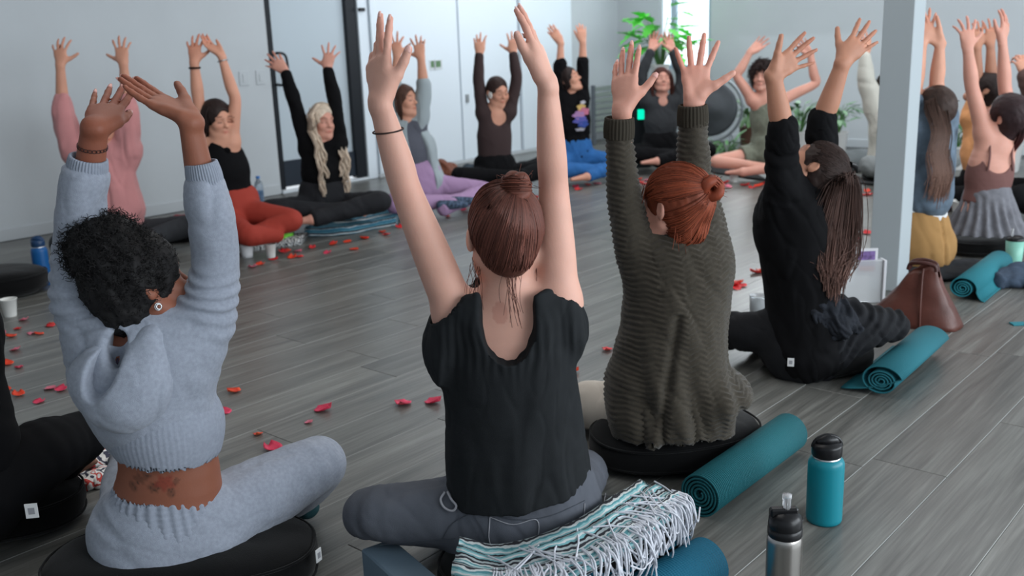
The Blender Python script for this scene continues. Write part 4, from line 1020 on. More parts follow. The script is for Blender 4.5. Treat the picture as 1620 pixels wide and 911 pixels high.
    for i in range(40):
        s0 = np.array([rs.choice([-.055, .05, .0]), rs.uniform(-.07, -.03), -.05])+rs.randn(3)*.01; t = np.linspace(0, 1, 14)[:, None]
        fine.append(c+(s0+t*np.array([rs.randn()*.015, -.01, -rs.uniform(.03, .09)])+np.sin(t*3+i)*.003)@B)
    for i in range(16):
        t = np.linspace(0, 1, 14)[:, None]; s0 = np.array([-.058, .062, .05]); fine.append(c+(s0+rs.randn(3)*.006+t*np.array([-.020, -.006, -.13])+np.sin(t*3)*np.array([-.012, 0, 0]))@B)
    tb = np.linspace(0, 2*pi, 14); bs = []
    for i in range(130):
        rr = .021+rs.uniform(-.004, .016); el = rs.uniform(-.9, .9); tt = tb*rs.uniform(.3, .8)+rs.rand()*6
        bs.append(bun+np.outer(np.cos(tt)*rr*cos(el), LAT)+np.outer(np.sin(tt)*rr*cos(el), Z)+np.outer(np.sin(tt*1.5)*.004+sin(el)*.026, HF))
    for i in range(12):
        d = un(rs.randn(3)+LAT*1.2); t = np.linspace(0, 1, 14)[:, None]; fine.append(bun+d*.026+t*d*rs.uniform(.01, .04)+np.sin(t*3)*rs.randn(3)*.006)
    hair_part(q, 'hair', cap, [np.array(ps), (np.array(fine), .0008)], .0017, hb, var=1.0, r1=.0013)
    hair_part(q, 'hair_bun', bm, [np.array(bs)], .0018, hb, base=(1.1, 1.0, 1.0), var=.8)

# ---- the woman in black with her head thrown back
def person_long_hair():
    D = 3.45
    q = Person(G(1285, 575), 'woman in black shirt and skirt, head thrown back, long brown hair hanging down', 'tan', h=.0056)
    pel, chest, neck = P(1268, 520, D), P(1262, 372, D), P(1272, 312, D)
    lat = un(LAT*.5+HF*.85); q.torso(pel, chest, neck, lat)
    q.headset(P(1284, 270, D), -LAT*.42+Z*.68+HF*.45, LAT*.86+Z*.45)
    q.arm('l', P(1240, 325, D-.06), P(1238, 208, D-.08), P(1223, 118, D-.08), CV(.78, .62, .1), CV(-.35, .9, -.2), curl=(.10, .08, .05, .05), spread=(12, 3, -9, -20), thumb=(50, .1))
    q.arm('r', P(1300, 325, D+.10), P(1300, 195, D+.10), P(1334, 98, D+.08), CV(.62, .75, .1), CV(-.8, .6, -.1), curl=(.12, .10, .08, .05), spread=(12, 3, -8, -18), thumb=(46, .1))
    q.leg('l', P(1245, 530, D), P(1155, 525, D+.18), P(1240, 540, D+.35), P(1290, 545, D+.35))
    q.leg('r', P(1290, 530, D), P(1395, 525, D+.05), P(1330, 545, D+.3), P(1280, 548, D+.35))
    q.body(legs=False)
    bk = mat('black_cotton', sRGB(15, 15, 17), rough=.85, spec=.1, bump=.3, bscale=500, var=.1, vscale=20)
    def shirt(f):
        rows = [(1272, 545, 64, .17), (1268, 510, 58, .16), (1266, 450, 58, .15), (1262, 390, 62, .15), (1260, 340, 58, .14), (1270, 300, 38, .09)]
        f.tube([P(a, b, D) for a, b, c, d in rows], [c/448 for a, b, c, d in rows], [d for a, b, c, d in rows], LAT, k=0)
        f.ell(P(1222, 345, D+.03), [.055, .1, .12], np.stack([LAT, HF, Z]), .04)
        for sd in 'lr':
            a = q.arms[sd]; f.tube([chest*.6+neck*.4, a['S'], a['S']*.5+a['E']*.5, a['E']*.96+a['S']*.04], [.075, .072, .058, .055], k=.04, flat=(0, 1))
    q.garment('shirt', bk, shirt, pts=q.allpts(), pad=.2, amp=.008, scale=10, h=.0065, post=lambda V, Q, ex: armfolds(V, Q, q.arms['l'], .005, .05, 0, .95))
    for sd in 'lr':
        a = q.arms[sd]; d = un(a['E']-a['S']); f = Field(a['E']-.12, a['E']+.12, .004)
        for k in range(3): f.tube([a['E']-d*(.045-.02*k), a['E']-d*(.030-.02*k)], .055-.002*k, k=.006)
        V, Q = f.surf(); V = wrinkle(V, Q, .004, 22); part('rolled_cuff', V, [Q], bk, q.root)
    sk = mat('charcoal_cloth', sRGB(22, 23, 27), rough=.9, bump=.3, bscale=400, var=.15, vscale=16)
    def skirt(f):
        f.tube([P(1275, 545, D), P(1272, 520, D), P(1270, 495, D)], [.165, .155, .13], [.15, .14, .12], LAT, k=0)
        f.tube([P(1290, 525, D), P(1345, 520, D-.02), P(1412, 515, D+.02)], [.10, .09, .058], k=.05)
        f.tube([P(1330, 500, D), P(1365, 525, D-.05), P(1335, 540, D-.06)], [.07, .045, .045], k=.05)
        f.tube([P(1245, 530, D), P(1190, 525, D+.08), P(1145, 522, D+.18)], [.09, .078, .062], k=.04)
        f.tube([P(1145, 522, D+.18), P(1230, 545, D+.30)], [.06, .05], k=.04)
    def ruf(V, Q, ex):
        N = normals(V, Q); L = V-pel; a = L@LAT*1.0-L[:, 2]*.8; m_ = np.clip((L@LAT)/.1, 0, 1)
        return V+N*(np.sin(a*120+vnoise(V*14)*2.5)*.006*m_)[:, None]
    q.garment('skirt', sk, skirt, pts=q.allpts(True), pad=.25, amp=.006, scale=12, h=.0065, post=ruf)
    def ruffle(f):
        f.tube([P(1290, 470, D-.10), P(1330, 500, D-.12), P(1352, 520, D-.10)], [.045, .05, .03], [.03, .035, .02], LAT, k=0)
        f.tube([P(1290, 500, D-.12), P(1330, 520, D-.14)], [.04, .04], k=.03)
    q.garment('ruffle', mat('blue_black_lace', sRGB(28, 31, 38), rough=.9, bump=.8, bscale=180, var=.3, vscale=40), ruffle, pts=[P(1320, 500, D-.1)], pad=.2, amp=.012, scale=32, h=.005)
    hb = hair_mat('ombre_hair', (52, 38, 34)); c, B = q.hc, q.B
    cap = hair_cap(q, infl=.010, low=-.02, h=.005, face=(.064, .112, -.03, .060, .072, .105))
    rs = np.random.RandomState(8); ps = []; ctr = np.array([0, -.016, .030]); R_ = np.array([.084, .103, .097]); sn = snapper(cap[0], c+ctr@B)
    crown = un(np.array([0, -.75, .62]))
    for i in range(1400):
        az = rs.uniform(-pi, pi); el = rs.uniform(.15, .75) if abs(az) > 2.0 else rs.uniform(-.25, .5)
        s0 = np.array([sin(az)*cos(el), -cos(az)*cos(el), sin(el)]); tg = un(crown+np.array([rs.uniform(-.30, .30), rs.uniform(-.2, .1), rs.uniform(-.25, .1)])); t = np.linspace(0, 1, 10)[:, None]; om = max(.05, np.arccos(np.clip(s0@tg, -1, 1)))
        pth = c+(((np.sin((1-t)*om)*s0+np.sin(t*om)*tg)/sin(om))*R_+ctr)@B; pth = sn(pth, rs.uniform(0, .002))
        r1, r2, r3 = rs.randn(3); e0 = pth[-1]; xo = (e0-c)@LAT; dd = -.03-.09*rs.rand()
        fall = np.array([e0, P(1338+r1*9, 285+r2*4, D+dd), P(1328+r1*15, 345, D+dd), P(1322+r1*15+r3*4, 405+r2*8, D+dd-.02), P(1316+r1*8+r3*6, 452+r2*14-abs(r1)*12, D+dd-.04)])
        C = np.vstack([pth[:-1], catmull(fall, 4)]); t2 = np.linspace(0, len(C)-1, 19); k = np.minimum(t2.astype(int), len(C)-2); fr = (t2-k)[:, None]; C = C[k]*(1-fr)+C[k+1]*fr
        C = C+np.outer(np.sin(np.linspace(0, 12, 19)+rs.rand()*2)*.004*np.clip(np.linspace(-.6, 1, 19), 0, 1), LAT); ps.append(C)
    hair_part(q, 'hair', cap, [np.array(ps)], .0015, hb, var=.9, tips=((4.6, 4.3, 4.1), .40), r1=.0014)
    f = Field(P(1350, 262, D)-.05, P(1350, 262, D)+.05, .004); f.tube([P(1340, 258, D-.06), P(1352, 262, D-.04), P(1356, 272, D-.02)], [.008, .011, .006], k=0)
    V, Q = f.surf(); part('hair_clip', V, [Q], mat('black_plastic', sRGB(18, 18, 19), rough=.35), q.root)
person_black_top(); person_grey_hoodie(); person_green_sweater(); person_long_hair()

# ---- the people further round the circle
def guest(D, base, label, skin, pel, chest, neck, head, F, U, L, R, lat=None, facing=None, h=.0086, sc=1.0, legs=True, z0=.06, cross=None, body=None, bare=False, aoff=(.0, .0)):
    """L and R: shoulder, elbow, wrist as (px, py[, extra depth]) then hand direction and thumb direction in camera axes"""
    q = Person(G(*base), label, skin, h=h, sc=sc)
    Fh = un(np.array([F[0]*LAT[0]+F[1]*HF[0], F[0]*LAT[1]+F[1]*HF[1], 0])); fc = Fh if facing is None else un(facing[0]*LAT+facing[1]*HF)
    la = un(np.cross(fc, Z)) if lat is None else un(lat[0]*LAT+lat[1]*HF)
    pp = lambda t, o=0: P(t[0], t[1], D+(t[2] if len(t) > 2 else 0)+o)
    q.torso(pp(pel), pp(chest), pp(neck), la)
    q.headset(pp(head), F[0]*LAT+F[1]*HF+F[2]*Z, U[0]*LAT+U[1]*HF+U[2]*Z)
    q.arm('l', pp(L[0], aoff[0]), pp(L[1], aoff[0]), pp(L[2], aoff[0]), CV(*L[3]), CV(*L[4]), **(L[5] if len(L) > 5 else {}))
    q.arm('r', pp(R[0], aoff[1]), pp(R[1], aoff[1]), pp(R[2], aoff[1]), CV(*R[3]), CV(*R[4]), **(R[5] if len(R) > 5 else {}))
    if legs: cross_legs(q, q.pel, fc, z0, **(cross or {}))
    q.body(legs=legs and bare, **(body or {}))
    return q
def flow_hair(q, mt, locks, base=(1, 1, 1), var=.6, cap=None, r=.0035, tips=None, wave=0, wfreq=3, extra=None):
    cp = hair_cap(q, **(cap or {})); ps = []
    rs = np.random.RandomState(6)
    for n, rad, pts in locks:
        W_ = [q.hc+x*q.B[0]+y*q.B[1]+z*q.B[2] if not isinstance(x, np.ndarray) else x for x, y, z in pts]
        ps.append(lock_paths(W_[0], W_[1:], n, rad, 16, wave, wfreq, rs, .3))
    return hair_part(q, 'hair', cp, ps, r, mt, base=base, var=var, tips=tips)
def side_locks(front=.045, back=-.05, length=.22, n=34, rad=.016, xs=(.074, .082, .07), bottom=.0):
    out = []
    for sx in (-1, 1):
        for y in (front*.55, 0., back*.6, back):
            k = 1-abs(y)/.2
            out.append((n, rad, [(sx*.055*k, y, .09), (sx*xs[0], y*1.05-.01, .04), (sx*xs[1], y*1.1-.01, -.05), (sx*xs[2], y*.9-.02, -.05-length*.5), (sx*(xs[2]-bottom), y*.8-.03, -.05-length)]))
    for x in (-.045, 0, .045): out.append((n, rad*1.1, [(x, -.06, .09), (x*1.1, -.105, .03), (x*1.2, -.11, -.06), (x*1.2, -.10, -.05-length*.55), (x*1.1, -.09, -.05-length)]))
    return out

def people_of_the_circle():
    blk = mat('black_cotton', sRGB(15, 15, 17))
    up = (0, 0, 1)
    # pink sweater, by the left wall
    q = guest(6.2, (185, 412), 'woman in a baggy dusty pink sweater, sitting by the white wall at the far left', 'light', (182, 368), (166, 275), (168, 232), (166, 203), (.45, -.85, -.05), up,
              ((122, 248), (100, 180), (95, 102), (-.02, 1, 0), (1, .1, 0), dict(spread=(22, 6, -8, -26), thumb=(60, .1))), ((198, 245), (204, 180), (195, 100), (-.12, 1, 0), (-1, .1, 0), dict(spread=(20, 5, -8, -22), thumb=(60, .1))),
              facing=(.6, -.8), cross=dict(spread=.38, fwd=.25), z0=.03)
    pink = mat('dusty_pink_knit', sRGB(196, 134, 134), rough=.95, bump=.4, bscale=200, var=.06, sheen=.2)
    def sw(f):
        r = [(184, 338, 46, .15), (180, 320, 45, .15), (172, 285, 43, .14), (164, 255, 46, .13), (166, 236, 30, .10)]
        f.tube([P(a, b, 6.2) for a, b, c, d in r], [c/247 for a, b, c, d in r], [d for a, b, c, d in r], LAT, k=0, flat=(1, 0))
        for sd in 'lr':
            a = q.arms[sd]; f.tube([q.chest*.5+q.neck*.5, a['S'], a['S']*.5+a['E']*.5-Z*.01, a['E'], a['E']*.62+a['W']*.38], [.08, .085, .082, .072, .050], k=.04, flat=(0, 1))
    q.garment('sweater', pink, sw, pts=q.allpts(), pad=.22, amp=.013, scale=9, stretch=np.stack([LAT*1.4, HF, Z*.5]), h=.0095)
    q.pants('leggings', mat('dark_grey_leggings', sRGB(52, 54, 58), rough=.9, bump=.2), amp=.003, h=.0095)
    flow_hair(q, hair_mat('ash_brown_hair', (104, 80, 64)), side_locks(length=.04, n=16), cap=dict(infl=.012))
    # black crop top, rust leggings
    q = guest(6.1, (400, 378), 'dark-haired woman in black cropped tank top and rust-red leggings, hands meeting overhead', 'light', (372, 338), (356, 252), (348, 216), (344, 190), (.72, -.68, -.12), up,
              ((322, 226), (314, 160), (307, 98), (.02, 1, 0), (1, .1, 0), dict(spread=(20, 5, -8, -24), thumb=(50, .1))), ((366, 222), (372, 158), (350, 88), (-.75, .6, .1), (.2, .5, .8), dict(spread=(6, 1, -4, -8), thumb=(30, .1))),
              facing=(.6, -.8), z0=.03, body=dict(foot=False))
    q.top('crop_top', blk, sleeve=0, ease=.004, hem=.42, shoulders=False, amp=.002, h=.0095, tw=(.14, .14, .122, .138, .125, .070), td=(.11, .10, .092, .110, .085, .056))
    for k in (0, 1):
        a = q.arms['lr'[k]]; f = Field(q.neck-.25, q.neck+.25, .006); f.tube([q.chest*.6+q.neck*.4+q.fwd*.06, q.chest*.25+q.neck*.75+(a['S']-q.neck)*.45+Z*.03, q.chest*.6+q.neck*.4-q.fwd*.06], [.03, .024, .03], k=0); V, Q = f.surf(); part('strap', V, [Q], blk, q.root)
    q.leg('r', q.legs['r'][0], P(392, 372, 5.75), P(440, 372, 5.85), P(420, 376, 5.8)); q.leg('l', P(382, 335, 6.1), P(462, 348, 5.95), P(395, 372, 5.85), P(385, 380, 5.8))
    q.pants('leggings', mat('rust_leggings', sRGB(150, 52, 40), rough=.8, bump=.1), ease=.008, amp=.002, h=.0095)
    flow_hair(q, hair_mat('dark_brown_hair', (44, 32, 30)), side_locks(length=.05, n=30), cap=dict(infl=.014))
    a = q.arms['r']; d = un(a['W']-a['E']); V, Q = strands(np.array([[a['W']-d*.03+(np.cos(t)*un(np.cross(d, HF))+np.sin(t)*un(np.cross(d, np.cross(d, HF))))*.031 for t in np.linspace(0, 2*pi, 17)]]), .004, .004, 5); part('bracelet', V, [Q], mat('silver', sRGB(225, 222, 215)), q.root)
    a = q.arms['l']; d = un(a['W']-a['E']); V, Q = strands(np.array([[a['W']-d*.035+(np.cos(t)*un(np.cross(d, HF))+np.sin(t)*un(np.cross(d, np.cross(d, HF))))*.031 for t in np.linspace(0, 2*pi, 17)]]), .006, .006, 5); part('hair_tie', V, [Q], blk, q.root)
    # long wavy blond hair
    q = guest(6.7, (540, 352), 'woman with long wavy blond hair in a black long-sleeved top, arms wide overhead', 'pink', (512, 322), (511, 254), (510, 222), (512, 192), (.55, -.82, -.05), up,
              ((487, 234), (471, 178), (451, 113), (-.75, .6, 0), (.1, 1, 0), dict(spread=(18, 5, -8, -20), thumb=(30, .1))), ((536, 226), (530, 162), (518, 108), (.15, .95, 0), (-1, .1, 0), dict(spread=(28, 9, -9, -30), thumb=(70, .1))),
              facing=(.25, -.97), bare=True, cross=dict(spread=.36, fwd=.24), z0=.09)
    q.top('top', blk, sleeve=1.96, ease=.008, amp=.004, h=.0095, neckcut=None)
    q.pants('trousers', mat('black_trousers', sRGB(26, 27, 31), rough=.85), ease=.016, amp=.005, scale=10, h=.0095)
    hm = hair_mat('blond_hair', (230, 212, 192)); lk = []
    for sx in (-1, 1):
        for j, (y, l) in enumerate(((.035, .42), (.015, .46), (-.01, .40), (.028, .30))):
            lk.append((40, .024, [(sx*.03, .02, .118), (sx*.078, y, .05), (sx*.088, y+.01, -.06), (sx*(.100-.012*j), y+.075, -.06-l*.35), (sx*(.095-.010*j), y+.09, -.06-l*.7), (sx*(.085-.012*j), y+.09, -.06-l)]))
        lk.append((20, .02, [(sx*.05, -.05, .09), (sx*.085, -.06, .0), (sx*.09, -.06, -.12), (sx*.10, -.05, -.25), (sx*.10, -.05, -.38)]))
    flow_hair(q, hm, lk, cap=dict(infl=.012), wave=.014, wfreq=4.5, r=.0028, var=.5)
    # grey cardigan, lilac leggings
    q = guest(7.2, (680, 326), 'brown-haired woman in light grey cardigan and lilac leggings, chin lifted', 'light', (668, 290), (652, 222), (644, 188), (641, 160), (.80, -.58, .12), up,
              ((628, 196), (624, 140), (628, 88), (-.1, 1, 0), (1, .2, 0), dict(spread=(24, 6, -12, -26), curl=(.5, .2, .2, .25), thumb=(55, .1))), ((664, 190), (670, 138), (666, 92), (-.15, 1, 0), (-1, .1, 0), dict(spread=(20, 4, -8, -14), thumb=(62, .1))),
              facing=(.6, -.8), cross=dict(spread=.38, fwd=.24), z0=.03)
    gc = mat('light_grey_cardigan', sRGB(150, 160, 164), rough=.95, bump=.3, bscale=300)
    q.top('shirt', mat('slate_shirt', sRGB(84, 86, 96), rough=.9), sleeve=0, ease=.006, amp=.004, h=.0095)
    def cd(f):
        W_ = [.175, .168, .155, .165, .150, .08]; pts = [q.pel, q.pel*.72+q.waist*.28, q.waist, q.chest*.6+q.waist*.4, q.chest, q.neck-Z*.03]
        f.tube(pts, W_, [.15, .14, .13, .135, .11, .07], q.lat, k=0, flat=(1, 0))
        for sd in 'lr':
            a = q.arms[sd]; f.tube([q.chest*.5+q.neck*.5, a['S'], a['S']*.5+a['E']*.5, a['E'], a['E']*.85+a['W']*.15], [.07, .068, .062, .052, .048], k=.04, flat=(0, 1))
        f.ell(q.chest*.6+q.pel*.4+q.fwd*.16+q.lat*.03, [.075, .12, .40], np.stack([q.lat, q.fwd, Z]), .006, 'sub')
    q.garment('cardigan', gc, cd, pts=q.allpts(), pad=.2, amp=.007, scale=9, stretch=np.stack([LAT*1.5, HF, Z*.5]), h=.0095)
    q.pants('leggings', mat('lilac_leggings', sRGB(158, 128, 162), rough=.85), ease=.010, amp=.003, h=.0095)
    flow_hair(q, hair_mat('brown_hair', (84, 58, 48)), side_locks(length=.10, n=20), cap=dict(infl=.010))
    A_, T_ = q.legs['l'][2], q.legs['l'][3]; sm = mat('patterned_sock', sRGB(70, 84, 104), rough=.95, var=.9, vscale=60)
    for c0 in (P(716, 324, 6.85), P(733, 318, 6.95)):
        f = Field(c0-.16, c0+.16, .007); f.tube([c0-LAT*.08, c0+LAT*.02, c0+LAT*.09], [.036, .04, .03], [.036, .03, .022], None, k=0); V, Q = f.surf(); part('sock', V, [Q], sm, q.root)
    # dark brown long-sleeved top
    q = guest(7.9, (790, 300), 'woman in dark brown long-sleeved top and black trousers, white flower behind her ear', 'light', (783, 276), (782, 203), (784, 172), (787, 146), (.52, -.82, -.18), up,
              ((764, 178), (757, 130), (758, 86), (-.02, 1, 0), (1, .1, 0), dict(spread=(22, 3, -4, -8), thumb=(20, .2))), ((806, 176), (818, 126), (812, 84), (.0, 1, 0), (-1, .3, 0), dict(spread=(14, 3, -5, -12), thumb=(60, .1))),
              facing=(.35, -.93), cross=dict(spread=.36, fwd=.20), z0=.1)
    br = mat('dark_brown_jersey', sRGB(58, 44, 44), rough=.85)
    q.top('top', br, sleeve=1.98, ease=.004, hem=.24, amp=.002, h=.0095, neckcut=(-.055, .10, [.062, .07, .075]))
    q.pants('trousers', blk, ease=.016, amp=.004, h=.008, rise=.0)
    flow_hair(q, hair_mat('dark_brown_hair', (44, 32, 30)), [], cap=dict(infl=.008, low=-.04), base=(1.5, 1.3, 1.2))
    c, B = q.hc, q.B; V, Q = [], []
    ms = []
    for k in range(5):
        a = k*2*pi/5; f = Field(c-.2, c+.2, .006); 
    fc = c+B[0]*.088+B[1]*.035-B[2]*.01
    for k in range(6):
        a = k*2*pi/6; e = fc+(B[1]*cos(a)+B[2]*sin(a))*.016; f = Field(e-.03, e+.03, .004); f.ell(e, [.006, .014, .011], B, 0); V, Q = f.surf(); part('flower_petal', V, [Q], mat('white_petal', sRGB(235, 232, 226), rough=.6), q.root)
    # black printed sweatshirt, blue jeans
    q = guest(8.6, (910, 287), 'woman in black sweatshirt with a bright chest print and blue jeans, face tipped up', 'light', (908, 246), (907, 180), (903, 150), (901, 127), (.80, -.45, .40), (-.3, .1, 1),
              ((890, 156), (886, 116), (887, 68), (-.55, .8, 0), (.4, .9, 0), dict(spread=(6, 1, -3, -6), thumb=(20, .2), curl=(.1, .1, .1, .1))), ((920, 154), (922, 112), (922, 66), (-.1, 1, 0), (-1, .1, 0), dict(spread=(8, 2, -3, -8), thumb=(30, .2), curl=(.4, .4, .4, .4))),
              facing=(.45, -.9), bare=True, cross=dict(spread=.34, fwd=.24), z0=.03)
    q.top('sweatshirt', blk, sleeve=1.25, ease=.018, amp=.007, h=.0095, hem=-.02)
    # the chest print: clouds of yellow, pink, lilac and blue with pale lettering strokes, laid on the cloth
    cols = [((196, 164, 100), 0, .055, .030, .020), ((180, 104, 128), -.02, .030, .045, .022), ((160, 120, 164), .018, .012, .040, .022), ((84, 84, 156), .006, -.018, .050, .022), ((48, 70, 140), -.012, -.040, .040, .018), ((180, 176, 184), -.01, .082, .020, .010), ((150, 148, 156), .012, -.068, .034, .009)]
    o = q.chest-Z*.02
    for i, (c3, x, z, rx, rz) in enumerate(cols):
        n = 18; a = np.linspace(0, 2*pi, n, endpoint=False); rr = 1+.18*np.sin(a*5+i); pts = []
        for sc_, dd in ((0, 0), (1, 0)):
            for t in ([0] if sc_ == 0 else a):
                xx = 1.35*(x+(rx*cos(t)*(1+.18*sin(t*5+i)) if sc_ else 0)); zz = 1.5*(z+(rz*sin(t)*(1+.18*sin(t*5+i)) if sc_ else 0))
                pts.append(o+q.lat*xx+Z*zz+q.fwd*(.138+.001*i-2.6*xx*xx))
        pts = np.array(pts); part('print', pts, [np.array([[0, 1+k, 1+(k+1) % n] for k in range(n)])], mat('print_%d' % i, sRGB(*c3), rough=.8), q.root)
    q.pants('jeans', mat('blue_denim', sRGB(38, 92, 150), rough=.85, var=.1, vscale=20), ease=.014, amp=.004, h=.0095)
    flow_hair(q, hair_mat('dark_brown_hair', (44, 32, 30)), side_locks(length=.02, n=12), cap=dict(infl=.010))
    # facilitator in front of the gong
    q = guest(9.06, (1047, 263), 'woman with auburn shoulder-length hair in dark grey top, seated in front of the window plant', 'pink', (1045, 236), (1046, 180), (1047, 153), (1047, 128), (.05, -.95, .28), up,
              ((1070, 160), (1080, 120), (1064, 80), (-.35, .95, 0), (-1, .2, 0), dict(thumb=(40, .2))), ((1024, 160), (1014, 120), (1030, 80), (.25, .95, 0), (1, .2, 0), dict(thumb=(40, .2))),
              facing=(.05, -1), bare=True, cross=dict(spread=.38, fwd=.24), z0=.08)
    q.top('top', mat('charcoal_jersey', sRGB(48, 50, 53), rough=.85), sleeve=1.95, ease=.012, amp=.004, h=.008, neckcut=(-.03, .10, [.05, .06, .05]))
    q.pants('trousers', blk, ease=.02, amp=.005, h=.0095)
    flow_hair(q, hair_mat('auburn_hair', (82, 44, 36)), side_locks(length=.13, n=26, xs=(.080, .092, .088)), cap=dict(infl=.014))
    # curly hair, olive romper
    q = guest(8.3, (1212, 272), 'woman with curly dark hair in an olive sleeveless romper, bare legs, elbows wide', 'pink', (1216, 238), (1214, 176), (1210, 148), (1206, 122), (-.45, -.88, .05), up,
              ((1238, 158), (1290, 132), (1282, 86), (-.6, .8, 0), (-.6, -.4, .4), dict(thumb=(20, .2))), ((1190, 158), (1166, 120), (1187, 82), (.75, .65, 0), (.4, -.8, 0), dict(thumb=(20, .2))),
              facing=(-.5, -.87), bare=True, cross=dict(spread=.37, fwd=.26), z0=.05)
    ol = mat('olive_romper', sRGB(112, 116, 102), rough=.9, var=.15, vscale=30)
    q.top('romper', ol, sleeve=0, ease=.006, shoulders=False, amp=.004, h=.0095, neckcut=(-.02, .09, [.06, .07, .07]))
    f = Field(q.pel-.4, q.pel+.4, .008); f.tube([q.pel-Z*.03, q.pel+Z*.07], [.165, .15], [.13, .12], q.lat, k=0)
    for H, K, A, T in q.legs.values(): f.tube([H, H*.6+K*.4], [.10, .088], k=.03, flat=(0, 1))
    V, Q = f.surf(); part('shorts', wrinkle(V, Q, .004, 14), [Q], ol, q.root)
    cp = hair_cap(q, infl=.03, amp=.012); N = normals(*cp); rs = np.random.RandomState(3); ix = rs.choice(len(cp[0]), 1100); t = np.linspace(0, 1, 8)[None, :, None]
    X = np.cross(N[ix], rs.randn(len(ix), 3)); cs = cp[0][ix][:, None]+N[ix][:, None]*t*rs.uniform(.01, .035, (len(ix), 1, 1))+X[:, None]*np.sin(t*8+rs.rand(len(ix), 1, 1)*6)*.006-Z*t*.012
    hair_part(q, 'hair', cp, [cs], .0022, hair_mat('dark_brown_hair', (44, 32, 30)), var=.7)
    # cream sweater behind the post
    q = guest(8.05, (1405, 285), 'person in a loose cream sweater, mostly hidden behind the white post', 'light', (1410, 262), (1410, 188), (1410, 158), (1411, 136), (.7, -.5, .5), (-.4, .2, .9),
              ((1388, 172), (1371, 130), (1370, 84), (.0, 1, 0), (1, .1, 0), dict(thumb=(20, .2), spread=(8, 2, -3, -6))), ((1428, 168), (1440, 120), (1432, 70), (-.1, 1, 0), (-1, .1, 0)),
              facing=(.3, -.9), cross=dict(spread=.40, fwd=.24), z0=.05)
    def cr(f):
        W_ = [.21, .20, .18, .19, .17, .09]; pts = [q.pel, q.pel*.72+q.waist*.28, q.waist, q.chest*.6+q.waist*.4, q.chest, q.neck-Z*.03]
        f.tube(pts, W_, [.16, .16, .15, .15, .13, .08], q.lat, k=0, flat=(1, 0))
        for sd in 'lr':
            a = q.arms[sd]; f.tube([q.chest*.5+q.neck*.5, a['S']-Z*.03, a['S']*.5+a['E']*.5, a['E'], a['E']*.4+a['W']*.6, a['W']*.95+a['E']*.05], [.09, .095, .085, .07, .052, .040], k=.05, flat=(0, 1))
    q.garment('sweater', mat('cream_knit', sRGB(196, 194, 184), rough=.95, bump=.4, bscale=250), cr, pts=q.allpts(), pad=.24, amp=.010, scale=9, stretch=np.stack([LAT*1.5, HF, Z*.5]), h=.0095)
    q.pants('trousers', mat('grey_sweatpants', sRGB(122, 126, 126), rough=.95), ease=.03, amp=.006, h=.0105)
    flow_hair(q, hair_mat('dark_brown_hair', (44, 32, 30)), side_locks(length=.05, n=12), cap=dict(infl=.012))
    # tie-dye shirt, mustard trousers, right of the post
    q = guest(4.92, (1462, 432), 'kneeling person in blue-grey tie-dye shirt and mustard trousers, long wavy hair, beside the white post', 'light', (1452, 378), (1462, 228), (1466, 182), (1474, 168), (-.25, .5, .85), (.35, -.8, .4),
              ((1434, 190), (1447, 140), (1458, 66), (.2, .95, 0), (1, .2, 0), dict(thumb=(45, .1))), ((1492, 190), (1482, 134), (1487, 68), (-.75, .6, 0), (.2, 1, 0), dict(spread=(20, 5, -8, -18), thumb=(40, .1))),
              lat=(1, .2), legs=False, h=.007, facing=(-.4, .9))
    td = mat('tie_dye', sRGB(94, 108, 122), rough=.9, var=.6, vscale=9, bump=.2)
    def td_(f):
        r = [(1462, 308, 46, .14), (1462, 290, 45, .14), (1464, 240, 43, .13), (1464, 200, 46, .12), (1466, 178, 26, .08)]
        f.tube([P(a, b, 4.92) for a, b, c, d in r], [c/318 for a, b, c, d in r], [d for a, b, c, d in r], LAT, k=0, flat=(1, 0))
        for sd in 'lr':
            a = q.arms[sd]; f.tube([q.chest*.4+q.neck*.6, a['S'], a['E']*.75+a['S']*.25], [.07, .072, .060], k=.04, flat=(0, 1))
    q.garment('shirt', td, td_, pts=q.allpts(), pad=.2, amp=.009, scale=9, stretch=np.stack([LAT*1.5, HF, Z*.5]), h=.0095)
    def und(f): f.tube([P(1456, 345, 4.92), P(1460, 300, 4.92)], [.128, .125], [.10, .10], LAT, k=0, flat=(1, 1))
    q.garment('undershirt', mat('white_cotton', sRGB(205, 206, 208), rough=.9), und, pts=[q.pel, q.waist], pad=.3, amp=.002, h=.0095)
    def mu(f):
        f.tube([P(1452, 345, 4.92), P(1452, 360, 4.92), P(1458, 388, 4.92), P(1460, 410, 4.92)], [.122, .152, .165, .135], [.11, .125, .14, .12], LAT, k=0)
        f.tube([P(1430, 395, 4.95), P(1405, 420, 5.25)], [.10, .075], k=.03); f.tube([P(1475, 395, 4.95), P(1465, 418, 5.35)], [.10, .075], k=.02)
    def cr_(V, Q, ex):
        N = normals(V, Q); L = V-q.pel; x = L@LAT-.085+L[:, 2]*.12; return V-N*(np.exp(-(x/.008)**2)*.012*(L@HF < .02))[:, None]
    q.garment('trousers', mat('mustard_trousers', sRGB(158, 120, 74), rough=.9, bump=.2, bscale=300), mu, pts=[q.pel], pad=.6, amp=.008, scale=9, h=.0095, post=cr_)
    hw = lambda x, y, z: (x, y, z)
    rs = np.random.RandomState(9); ps = []
